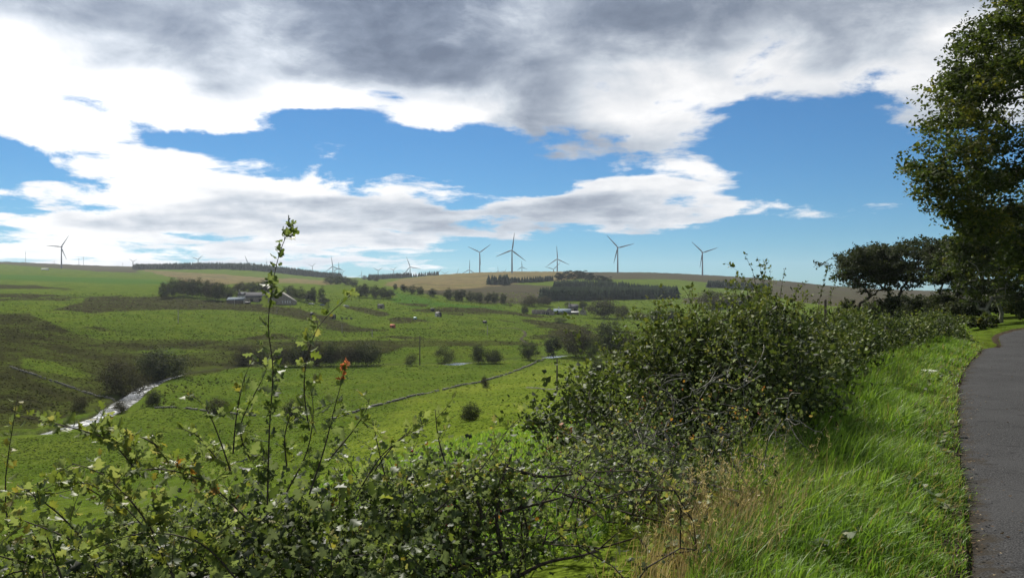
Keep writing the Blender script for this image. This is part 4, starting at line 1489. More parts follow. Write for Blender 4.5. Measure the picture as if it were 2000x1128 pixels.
# ---------------------------------------------------------------- rush tussocks over the rough ground
def build_rushes():
    rng = np.random.default_rng(55)
    U = np.r_[rng.uniform(-40, 520, 4500), rng.uniform(0, 1100, 2400)]
    Vv = np.r_[rng.uniform(605, 800, 4500), rng.uniform(574, 672, 2400)]
    P = []
    for u, v in zip(np.round(U / 12) * 12, Vv):
        if round(u) not in _ray:
            X = (round(u) - CX) / FPX * _YS
            _ray[round(u)] = CY + (EYE - height(X, _YS)) * FPX / _YS
        vt = _ray[round(u)]
        ok = np.where((vt <= v) & (_YS >= 110))[0]
        if len(ok):
            Y = _YS[ok[0]]
            P.append(((u + rng.uniform(-7, 7) - CX) / FPX * Y + rng.normal(), Y + rng.normal() * 3))
    P = np.array(P)
    cl = fbm(P[:, 0] * .03, P[:, 1] * .03, 3) + .6 * fbm(P[:, 0] * .15, P[:, 1] * .15, 2)
    dr, _, _ = seg_dist(P[:, 0], P[:, 1], RIVER)
    P = P[(cl > .16 + .15 * rng.normal(size=len(P))) & (dr > 6)]
    z = height(P[:, 0], P[:, 1])
    k = 9
    idx = np.repeat(np.arange(len(P)), k)
    r = rng.uniform(.2, .6, len(P))
    d = rng.normal(size=(len(idx), 3)) * np.array([1, 1, 0])
    d /= np.linalg.norm(d, axis=1, keepdims=True)
    base = np.c_[P, z - .05][idx] + d * (r[idx] * .5)[:, None] * rng.uniform(0, 1, (len(idx), 1))
    tip = base + d * (r[idx] * .6)[:, None] + np.array([0, 0, 1.0]) * (r[idx] * rng.uniform(.6, 1.25, len(idx)))[:, None]
    s = np.c_[-d[:, 1], d[:, 0], d[:, 2]] * (r[idx] * .28)[:, None]
    V = np.stack([base - s, base + s, tip], 1).reshape(-1, 3)
    F = np.arange(len(V)).reshape(-1, 3)
    m = leaf_mat('rush_tussock', [(0, (.026, .030, .011)), (.6, (.045, .052, .016)), (1, (.080, .080, .028))], .2, .9, 0)
    o = mk('rushes', V, [F], m, tint=np.repeat(np.clip(rng.normal(.45, .25, len(P)), 0, 1)[idx], 3))
    tag(o, 'dark rush tussocks dotted over the rough pasture and river bank', kind='stuff')


build_rushes()


# ---------------------------------------------------------------- grass texture of the far pastures
def build_meadow_grass():
    rng = np.random.default_rng(56)
    n = 110000
    U = rng.uniform(-30, 1520, n)
    Vv = np.where(rng.random(n) < .72, rng.uniform(640, 930, n), rng.uniform(572, 660, n))
    key = (np.round(U / 10) * 10).astype(int)
    Y = np.full(n, np.nan)
    for k in np.unique(key):
        YS = _YS[::4]
        X = (k - CX) / FPX * YS
        vt = CY + (EYE - height(X, YS, False)) * FPX / YS
        mono = np.minimum.accumulate(vt)              # row of the nearest ground seen so far
        sel = key == k
        i = np.searchsorted(-mono, -Vv[sel])
        Y[sel] = np.where((i > 0) & (i < len(YS)), YS[np.clip(i, 0, len(YS) - 1)], np.nan)
    ok = ~np.isnan(Y) & (Y > 70) & (Y < 1000)
    U, Y = U[ok], Y[ok] * rng.uniform(.98, 1.02, ok.sum())
    X = (U - CX) / FPX * Y
    dr, _, _ = seg_dist(X, Y, RIVER[::2])
    ok = dr > 7
    X, Y = X[ok], Y[ok]
    z = height(X, Y)
    n = len(X)
    r = (.10 + .0011 * Y) * rng.uniform(.5, 1.3, n)
    a = rng.uniform(0, 2 * np.pi, n)
    dx, dy = np.cos(a) * r * 1.2, np.sin(a) * r * 1.2
    P = np.stack([X, Y, z - .03], -1)
    V = np.stack([P - np.c_[dx, dy, 0 * r], P + np.c_[dx, dy, 0 * r], P + np.c_[-dy * .8 + rng.normal(size=n) * .1, dx * .8, r * rng.uniform(.25, .7, n)]], 1).reshape(-1, 3)
    cl = fbm(X * .05, Y * .05, 4)
    t = np.clip(.62 + .40 * cl + rng.normal(size=n) * .16, .34, 1)
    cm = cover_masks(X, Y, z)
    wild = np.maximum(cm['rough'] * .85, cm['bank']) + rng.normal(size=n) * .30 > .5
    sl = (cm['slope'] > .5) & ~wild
    t[sl] = np.clip(t[sl] + .12, .34, 1)  # tufts share the slope's painted-in sunlit tint
    t[wild] = np.clip(.14 + .16 * cl[wild] + rng.normal(size=wild.sum()) * .08, 0, .33)
    m = leaf_mat('pasture_tuft', [(0, (.012, .012, .006)), (.3, (.044, .044, .015)), (.36, (.038, .056, .010)), (.6, (.068, .108, .013)), (.85, (.100, .138, .018)), (1, (.125, .132, .030))], .2, .9, 0)
    o = mk('meadow_grass', V, [np.arange(3 * n).reshape(-1, 3)], m, tint=np.repeat(t, 3))
    tag(o, 'grass tufts giving the far pastures their grain', kind='stuff')


build_meadow_grass()
# ---------------------------------------------------------------- roadside trees
M_BEECH = leaf_mat('beech_foliage', [(0, (.018, .026, .008)), (.45, (.034, .050, .012)), (.8, (.058, .078, .014)), (1, (.105, .105, .018))], .38, .6, .15)
M_PINEY = leaf_mat('field_tree_foliage', [(0, (.020, .027, .012)), (.5, (.032, .042, .016)), (1, (.052, .062, .020))], .2, .7, .1)
M_BARKG = bark_mat('grey_bark', (.060, .058, .050), (.13, .125, .105), 5)


def crown_tree(name, label, loc, trunk, pads, prad, per, leaf, leafmat, barkmat, seed, flat=.35, tip=.02, group=None, sides=7, tintmu=.45):
    rng = np.random.default_rng(seed)
    nodes, par, rad = grow(pads, trunk, rng, tip=tip, up=.10, jitter=.07)
    root = empty(name, loc)
    tb = MB()
    branch_mesh(tb, nodes, par, rad, sides)
    tb.build('trunk', barkmat, root, True)
    idx = np.repeat(np.arange(len(pads)), per)
    pr = np.broadcast_to(np.asarray(prad, float), (len(pads),))[idx]
    # leaves sit along random twigs that fan out of every pad, so the outline breaks into sprays
    ntw = 9
    tw = rng.normal(size=(len(pads), ntw, 3)) * np.array([1, 1, flat])
    tw /= np.linalg.norm(tw, axis=2, keepdims=True)
    which = rng.integers(0, ntw, len(idx))
    along = rng.uniform(.05, 1.25, len(idx)) ** .8
    C = pads[idx] + tw[idx, which] * (along * pr)[:, None] + rng.normal(size=(len(idx), 3)) * (pr * .17)[:, None] * np.array([1, 1, .6])
    N = rng.normal(size=C.shape) * .7 + np.array([0, 0, 1.0])
    tint = np.clip(rng.normal(tintmu, .25, len(pads))[idx] + rng.normal(size=len(idx)) * .15, 0, 1)
    V, F, t = leaf_quads(C, N, leaf * rng.uniform(.6, 1.35, len(C)), rng, tint)
    MB().add(V, F, t).build('crown', leafmat, root)
    tag(root, label, 'tree', group)
    return root


def big_beech():
    rng = np.random.default_rng(42)
    Y0 = 37.0
    X0 = (2165 - CX) / FPX * Y0
    z0 = h1(X0, Y0)
    # left reach of the crown by height above eye line (image rows turned into metres at the trunk's depth)
    vs = np.array([-260, -120, 0, 60, 100, 150, 200, 250, 300, 350, 400, 440, 480, 520])
    us = np.array([2080, 2000, 1925, 1865, 1850, 1822, 1795, 1755, 1750, 1760, 1800, 1850, 1905, 1950])
    pads = []
    while len(pads) < 500:
        v = rng.uniform(-200, 530)
        ul = np.interp(v, vs, us) + 14
        dy = rng.normal() * 3.6
        Y = Y0 + dy
        shrink = (dy / 8.0) ** 2
        u = ul - 16 + abs(rng.normal()) * 85 + (2165 - ul) * shrink + rng.uniform(0, 60)
        if u > 2420:
            continue
        # layered boughs: keep pads near a few tilted levels
        lvl = (v + (u - 1900) * .25) / 74.0
        if abs(lvl - round(lvl)) > .32 and rng.random() < .45:
            continue
        pads.append(((u - CX) / FPX * Y - X0, dy, zpx(v, Y) - z0))
    pads = np.array(pads)
    trunk = [(0, 0, -.5), (.05, .1, 1.2), (-.1, .2, 3.0), (-.3, .1, 5.5), (-.4, 0, 8.5), (-.3, .1, 12), (0, 0, 16)]
    crown_tree('beech_tree', 'huge beech with broad layered crown reaching in over the lane', (X0, Y0, z0), trunk, pads, .82, 150, .118, M_BEECH, M_BARKG, 5, .55, .012, tintmu=.55)


big_beech()


def field_tree(u, Y, vtop, ul, ur, low_v, label, seed, npad=125, per=125, leaf=.17, lean=0.0, forkv=None, mat=None, group='trees beyond the hedge', bark=None):
    rng = np.random.default_rng(seed)
    x, y, z = at_depth(u, Y)
    m = Y / FPX
    top, low = (CY - vtop) * m + EYE - z, (CY - low_v) * m + EYE - z
    a, b = (ul - u) * m, (ur - u) * m
    pads = []
    while len(pads) < npad:
        t = rng.uniform(a * .93, b * .93)
        mid, hw = (a + b) / 2, (b - a) / 2
        e = math.sqrt(max(0, 1 - ((t - mid) / hw) ** 2 * .85))
        hi = low + (top - low) * (.38 + .62 * e)
        lo = low + (top - low) * .10 * (1 - e)
        zz = hi - (hi - lo) * abs(rng.normal()) * .55
        if zz < lo:
            continue
        pads.append((t, rng.normal() * hw * .45, zz - .25))
    pads = np.array(pads)
    fork = low * .42
    trunk = [(0, 0, -.6), (lean * .3, .1, fork * .5), (lean * .7, .0, fork)]
    return crown_tree('field_tree', label, (x, y, z), trunk, pads, (b - a) * .13, per, leaf, mat or M_PINEY, bark or M_BARK, seed, .40, .03, group)


field_tree(1668, 92, 480, 1636, 1752, 564, 'leftmost of the flat-topped trees beyond the hedge', 61, lean=.5)
field_tree(1714, 96, 476, 1680, 1768, 560, 'second flat-topped tree beyond the hedge, with a forked bare trunk', 62, 64, lean=1.2)
field_tree(1759, 90, 463, 1742, 1850, 558, 'third flat-topped tree beyond the hedge, tallest crown', 63, 96, lean=.2)
field_tree(1816, 84, 464, 1800, 1885, 568, 'fourth tree beyond the hedge, leaning right before the beech', 64, 66, lean=1.4)
field_tree(1868, 80, 482, 1828, 1905, 585, 'fifth tree beyond the hedge, in the shade of the beech', 65, 60, 110, mat=M_BEECH)
M_TRUNK_PALE = bark_mat('pale_beech_bark', (.10, .10, .08), (.20, .195, .16), 4)  # paler bark for the trunk pair at the bend
for i, (u, Y, vt, ul, ur, lv, lab) in enumerate([
        (1936, 62, 400, 1868, 2000, 592, 'roadside tree with pale trunk at the lane bend, left of the pair'),
        (1957, 65, 395, 1910, 2040, 586, 'roadside tree with pale trunk at the lane bend, right of the pair'),
        (1992, 72, 400, 1940, 2090, 600, 'roadside tree farthest along the lane, trunk half hidden'),
        (1902, 78, 460, 1850, 1960, 600, 'thin-stemmed dark tree left of the pale trunk pair')]):
    field_tree(u, Y, vt, ul, ur, lv, lab, 70 + i, 110, 150, .14, .1 * (i - 1), mat=M_BEECH, group='trees along the lane', bark=M_TRUNK_PALE if i < 2 else M_BARK)


def shrub(name, label, loc, L, W, H, npad, per, leaf, mat, seed, group=None, flat=.7, yaw=0.0):
    rng = np.random.default_rng(seed)
    d = rng.normal(size=(npad, 3))
    d /= np.linalg.norm(d, axis=1, keepdims=True)
    pads = d * (rng.uniform(.2, 1, (npad, 1)) ** .5) * np.array([L / 2 * .85, W / 2 * .85, H * .42]) + np.array([0, 0, H * .48])
    ca, sa = math.cos(yaw), math.sin(yaw)
    pads = np.c_[pads[:, 0] * ca - pads[:, 1] * sa, pads[:, 0] * sa + pads[:, 1] * ca, pads[:, 2]]
    return crown_tree(name, label, loc, [(0, 0, -.3), (0, 0, H * .15), (0, 0, H * .3)], pads, min(L, H) * .17, per, leaf, mat, M_BARK, seed, flat, .008, group, 5)


for i, (u, Y, w, vt, lab) in enumerate([(1656, 86, 56, 576, 'dark undergrowth bush under the leftmost flat-topped tree'), (1740, 88, 70, 572, 'dark undergrowth bush under the third flat-topped tree'),
                                        (1790, 82, 56, 574, 'dark undergrowth bush between the third and fourth trees'), (1838, 78, 64, 566, 'dark undergrowth bush under the fifth tree'),
                                        (1880, 74, 60, 578, 'dark undergrowth left of the pale trunk pair'), (1700, 104, 60, 584, 'dark bush between the first two flat-topped trees'), (1770, 110, 90, 568, 'broad dark thicket far behind the third flat-topped tree'),
                                        (1850, 108, 110, 562, 'broad dark thicket far behind the fifth tree'), (1925, 90, 80, 580, 'dark thicket directly behind the pale trunk pair'), (1985, 88, 70, 585, 'dark thicket at the end of the lane by the frame edge')]):
    x, y, z = at_depth(u, Y)
    o = shrub('shrub', lab, (x, y, z), w * Y / FPX, 4.0, (CY - vt) * Y / FPX + EYE - z, 40, 110, .15, M_PINEY, 90 + i, 'undergrowth beneath the trees')
    o['category'] = 'shrub'
for i, (x, y, L, H, yaw, lab) in enumerate([(41.5, 60.5, 9, 1.9, .5, 'rounded green hedge bush on the outside of the lane bend'), (52, 64.5, 12, 2.0, .35, 'second hedge bush on the outside of the lane bend, farther off'),
                                            (34.5, 56.5, 5, 1.2, .8, 'low dark bush at the start of the lane bend')]):
    o = shrub('hedge_bush', lab, (x, y, h1(x, y)), L, 3.0, H, 46, 110, .11, M_BEECH, 100 + i, 'hedge round the lane bend', yaw=yaw)
    o['category'] = 'hedge'

# ---------------------------------------------------------------- hedge along the lane
_e0 = int(np.argmin(np.abs(ROAD_S + 6)))


def hedge_pt(t, w):
    """t metres along the lane, w metres towards the field from the hedge's middle"""
    t, w = np.asarray(t, float), np.asarray(w, float)
    ex, ey = np.interp(t, ROAD_S, _re[:, 0]), np.interp(t, ROAD_S, _re[:, 1])
    nx, ny = np.interp(t, ROAD_S, _rn[:, 0]), np.interp(t, ROAD_S, _rn[:, 1])
    off = np.interp(t, [0, 14, 20, 26, 40], [2.4, 2.35, 2.0, 1.5, 1.4]) + w
    return ex - nx * off, ey - ny * off


# hawthorn leaf: three to five lobes, folded along the midrib
_half = [(0, 0), (.40, .26), (.17, .40), (.46, .64), (.19, .70), (.17, .93)]
_lv = [(0, 0), (0, .40), (0, .70), (0, 1.0)] + _half[1:] + [(-a, b) for a, b in _half[1:]]
_lv = np.array([(a, b, -.30 * abs(a) + .22 * (b - .35) ** 2) for a, b in _lv])
_lf = []
for o_ in (4, 9):
    tri = [(0, o_, o_ + 1), (0, o_ + 1, 1), (1, o_ + 1, o_ + 2), (1, o_ + 2, o_ + 3), (1, o_ + 3, 2), (2, o_ + 3, o_ + 4), (2, o_ + 4, 3)]
    _lf += tri if o_ == 4 else [t[::-1] for t in tri]
LEAF_V, LEAF_F = _lv, np.array(_lf)
# simpler lobed leaf for the inside of the bushes
_s8 = [(0, 0), (.42, .30), (.17, .46), (.36, .74), (0, 1), (-.36, .74), (-.17, .46), (-.42, .30), (0, .5)]
LOBE_V = np.array([(a, b, -.28 * abs(a)) for a, b in _s8])
LOBE_F = np.array([(i, (i + 1) % 8, 8) for i in range(8)])
_k = np.array([(0, 0, 0), (.34, .45, -.10), (0, 1, .06), (-.34, .45, -.10), (0, .5, .03)])
KITE_V, KITE_F = _k, np.array([(0, 1, 4), (1, 2, 4), (2, 3, 4), (3, 0, 4)])
_n = np.array([(0, 0, 0), (.22, .25, -.05), (.20, .55, -.04), (0, 1, -.12), (-.20, .55, -.04), (-.22, .25, -.05)])
LANCE_V, LANCE_F = _n, np.array([(0, 1, 5), (1, 2, 5), (2, 4, 5), (2, 3, 4)])


def frames(D, N):
    D = D / (np.linalg.norm(D, axis=1, keepdims=True) + 1e-9)
    X = np.cross(D, N)
    X /= np.linalg.norm(X, axis=1, keepdims=True) + 1e-9
    Z = np.cross(X, D)
    return X, D, Z


def leaf_cloud(C, D, N, size, tint, tv=LEAF_V, tf=LEAF_F):
    X, D, Z = frames(D, N)
    s = size[:, None, None]
    V = C[:, None] + s * (X[:, None] * tv[None, :, :1] + D[:, None] * tv[None, :, 1:2] + Z[:, None] * tv[None, :, 2:])
    F = tf[None] + (np.arange(len(C)) * len(tv))[:, None, None]
    return V.reshape(-1, 3), F.reshape(-1, tf.shape[1]), np.repeat(tint, len(tv))


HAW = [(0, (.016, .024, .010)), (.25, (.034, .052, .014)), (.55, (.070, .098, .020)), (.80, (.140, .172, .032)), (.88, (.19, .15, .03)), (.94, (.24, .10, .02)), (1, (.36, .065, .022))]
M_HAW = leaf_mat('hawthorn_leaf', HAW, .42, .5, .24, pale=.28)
M_HEDGE = leaf_mat('hedge_leaf', [(0, (.014, .020, .008)), (.3, (.028, .042, .012)), (.6, (.062, .088, .020)), (.85, (.125, .150, .034)), (.93, (.15, .10, .02)), (1, (.26, .075, .02))], .22, .6, .15)
M_TWIG = bark_mat('hawthorn_twig', (.030, .022, .018), (.075, .060, .048), 40)
M_LICHEN = bark_mat('lichen_twig', (.055, .048, .040), (.21, .205, .175), 25)
M_HAW_RED = leaf_mat('red_young_leaf', [(0, (.28, .07, .035)), (1, (.50, .19, .10))], .45, .4, .4, 1.2)


def shoot(p, d, L, rng, n=7, droop=.0, wob=.12):
    P = [np.array(p, float)]
    d = np.array(d, float)
    d /= np.linalg.norm(d)
    for k in range(n):
        d = d + rng.normal(size=3) * wob + np.array([0, 0, -droop])
        d /= np.linalg.norm(d)
        P.append(P[-1] + d * L / n)
    return np.array(P)


def along(P, step, rng):
    """points and directions spaced along a polyline"""
    s = np.r_[0, np.cumsum(np.linalg.norm(np.diff(P, axis=0), axis=1))]
    q = np.arange(step * rng.uniform(.2, 1), s[-1], step)
    pts = np.stack([np.interp(q, s, P[:, k]) for k in range(3)], -1)
    dr = np.stack([np.interp(q, s, np.gradient(P[:, k], s)) for k in range(3)], -1)
    return pts, dr, q / s[-1]


class Hawthorn:
    """one bush: branches, a mass of leaves, and the largest leaves in view as single leaves"""
    def __init__(self, name, label, t0, t1, seed, group='hawthorn hedge along the lane'):
        self.rng = np.random.default_rng(seed)
        self.t0, self.t1 = t0, t1
        x, y = hedge_pt((t0 + t1) / 2, 0)
        self.loc = np.array([float(x), float(y), h1(float(x), float(y))])
        self.root = empty(name, self.loc)
        tag(self.root, label, 'bush', group)
        self.wood, self.lich = MB(), MB()
        self.C, self.D, self.N, self.S, self.T = [], [], [], [], []
        self.inner = []

    def body(self, npad, wsd, hlo, hhi, stems=5, tip=.0022, lichen=False, jitter=.1, wsh=0.0):
        rng = self.rng
        t = rng.uniform(self.t0, self.t1, npad)
        w = np.clip(rng.normal(0, wsd, npad), -wsd * 1.8, wsd * 2.2) + wsh
        x, y = hedge_pt(t, w)
        g = height(x, y)
        top = np.interp(t, np.linspace(self.t0, self.t1, len(hhi)), hhi) * (1 - .25 * (np.abs(w - wsh) / (wsd * 2)) ** 2)
        z = hlo + (top - hlo) * rng.uniform(.0, 1, npad) ** .8
        gb = np.maximum(g, self.loc[2] - .7)
        pads = np.stack([x, y, gb + z], -1)
        for k in range(stems):
            tb = self.t0 + (self.t1 - self.t0) * (k + .5) / stems
            bx, by = hedge_pt(tb + rng.normal() * .06, rng.normal() * .12)
            bz = h1(float(bx), float(by))
            sel = np.abs(t - tb) <= (self.t1 - self.t0) / stems * .75
            if sel.sum() < 2:
                continue
            tr = [(bx, by, bz - .1), (bx + rng.normal() * .05, by + rng.normal() * .05, bz + .15), (bx + rng.normal() * .1, by + rng.normal() * .1, bz + hlo * .8 + .1)]
            nodes, par, rad = grow(pads[sel], tr, rng, tip=tip, up=.06, jitter=jitter, expo=2.2)
            branch_mesh(self.lich if lichen else self.wood, nodes, par, rad, 5)
        self.pads = pads
        return pads

    def leafy(self, P, step, size, tint, clus=(1, 3), up=.5):
        rng = self.rng
        pts, dr, q = along(P, step * 1.8, rng)         # leaves come in rosettes along the twig
        if len(pts) == 0:
            return
        n = rng.integers(clus[0] * 2, clus[1] * 2 + 1, len(pts))
        idx = np.repeat(np.arange(len(pts)), n)
        m = len(idx)
        side = rng.normal(size=(m, 3))
        D = side * .9 + dr[idx] * .6 + np.array([0, 0, .25])
        D /= np.linalg.norm(D, axis=1, keepdims=True)
        self.C.append(pts[idx] + D * .008)
        self.D.append(D)
        self.N.append(rng.normal(size=(m, 3)) * .7 + np.array([0, 0, up + .3]))
        self.S.append(size * np.clip(rng.lognormal(-.12, .33, m), .35, 1.6) * (1 - .35 * q[idx]))
        self.T.append(np.clip(tint + rng.normal(size=m) * .13, 0, .86 if tint < .86 else 1))

    def stem(self, P, r, step, size, tint, clus=(1, 3), spur=.0, lich=False, sl=.16):
        rng = self.rng
        (self.lich if lich else self.wood).tube(P, np.linspace(r, r * .35, len(P)), 5)
        self.leafy(P, step, size, tint, clus)
        if spur:
            pts, dr, q = along(P, spur, rng)
            for p, d in zip(pts, dr):
                if rng.random() < .75:
                    S = shoot(p, d * .5 + rng.normal(size=3) * .8 + np.array([0, 0, .3]), rng.uniform(.03, sl), rng, 3)
                    self.wood.tube(S, np.linspace(r * .35, .0008, len(S)), 4)
                    self.leafy(S, step * .7, size, tint, clus)

    def sprays(self, n, L, direc, step, size, tint_mu, tint_sd, droop=.05, clus=(1, 2), spur=.0, r=.0028, src=None):
        rng = self.rng
        src = self.pads if src is None else src
        for k in range(n):
            p = src[rng.integers(len(src))]
            d = np.array(direc) + rng.normal(size=3) * .55
            P = shoot(p, d, L * rng.uniform(.5, 1.3), rng, 6, droop)
            self.stem(P, r, step, size, float(np.clip(rng.normal(tint_mu, tint_sd), .02, .82)), clus, spur)

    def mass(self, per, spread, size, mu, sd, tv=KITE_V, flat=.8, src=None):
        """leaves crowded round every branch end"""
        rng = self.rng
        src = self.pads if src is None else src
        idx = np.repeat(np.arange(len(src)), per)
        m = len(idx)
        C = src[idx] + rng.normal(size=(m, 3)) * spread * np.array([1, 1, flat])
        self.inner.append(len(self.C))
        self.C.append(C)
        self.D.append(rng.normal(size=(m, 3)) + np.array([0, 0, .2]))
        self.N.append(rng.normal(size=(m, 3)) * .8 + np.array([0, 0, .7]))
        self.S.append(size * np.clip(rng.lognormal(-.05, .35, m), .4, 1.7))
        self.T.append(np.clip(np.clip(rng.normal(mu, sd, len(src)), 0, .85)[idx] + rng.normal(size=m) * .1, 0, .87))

    def finish(self, leafmat, tv=LEAF_V, tf=LEAF_F, single=0):
        inner = np.concatenate([np.full(len(c), i in self.inner) for i, c in enumerate(self.C)])
        C, D, N, S, T = (np.concatenate(a) for a in (self.C, self.D, self.N, self.S, self.T))
        hz = height(C[:, 0], C[:, 1])
        ok = C[:, 2] > hz + .01
        ok &= np.linalg.norm(C - np.array([0, 0, EYE]), axis=1) > .9
        C, D, N, S, T, inner = C[ok], D[ok], N[ok], S[ok], T[ok], inner[ok]
        self.count = len(C)
        pick = np.zeros(len(C), bool)
        if single:
            u = CX + FPX * C[:, 0] / np.maximum(C[:, 1], .1)
            v = CY + FPX * (EYE - C[:, 2]) / np.maximum(C[:, 1], .1)
            vis = (u > 0) & (u < 2000) & (v > 0) & (v < 1128)
            score = np.where(vis, S / C[:, 1], 0)
            # prefer leaves that stand towards the lane, in front of the mass
            near = np.linalg.norm(C - np.array([0, 0, EYE]), axis=1)
            score = score * np.exp(-(near - near.min()) * .5)
            pick[np.argsort(-score)[:single]] = True
        mb = MB()
        for sel, v_, f_ in ((~pick & ~inner, tv, tf), (~pick & inner, LOBE_V if tv is LEAF_V else tv, LOBE_F if tv is LEAF_V else tf)):
            if sel.any():
                V, F, t = leaf_cloud(C[sel] - self.loc, D[sel], N[sel], S[sel], T[sel], v_, f_)
                mb.add(V, F, t)
        o = mb.build('leaves', leafmat, self.root)
        o['kind'] = 'stuff'
        if single:
            ms = []
            for k in range(12):
                me = bpy.data.meshes.new('leaf')
                fill_mesh(me, tv, [tf], np.full(len(tv), k / 11))
                me.materials.append(leafmat)
                ms.append(me)
            X, Dn, Z = frames(D, N)
            from mathutils import Matrix
            for i in np.where(pick)[0]:
                lo = bpy.data.objects.new('leaf', ms[int(round(T[i] * 11))])
                COL.objects.link(lo)
                lo.parent = self.root
                M = np.eye(4)
                M[:3, 0], M[:3, 1], M[:3, 2] = X[i] * S[i], Dn[i] * S[i], Z[i] * S[i]
                M[:3, 3] = C[i] - self.loc
                lo.matrix_basis = Matrix(M.tolist())
        for mb, nm, mt in ((self.wood, 'branches', M_TWIG), (self.lich, 'lichen_branches', M_LICHEN)):
            if mb.n:
                mb.v = [a - self.loc for a in mb.v]
                b = mb.build(nm, mt, self.root, True)
                b['kind'] = 'stuff'
        return self


def pxline(pts, Y0, Y1=None):
    """a shoot given by image points at a depth, as a line in space"""
    Ys = np.linspace(Y0, Y1 or Y0, len(pts))
    P = np.array([((u - CX) / FPX * Y, Y, zpx(v, Y)) for (u, v), Y in zip(pts, Ys)])
    return resample(P, .03)


def berries(h, n, col_mat, src=None):
    rng = h.rng
    mb = MB()
    src = h.pads if src is None else src
    for k in range(n):
        p = src[rng.integers(len(src))] + rng.normal(size=3) * .12
        r = rng.uniform(.004, .006)
        mb.tube([p + (0, 0, -r), p + (0, 0, -r * .5), p + (0, 0, r * .5), p + (0, 0, r)], [r * .2, r * .9, r * .9, r * .2], 6)
    mb.v = [a - h.loc for a in mb.v]
    o = mb.build('berries', col_mat, h.root, True)
    o['kind'] = 'stuff'


M_BERRY = plain('haw_berry', (.28, .015, .02), .35, .5, .2, 30)


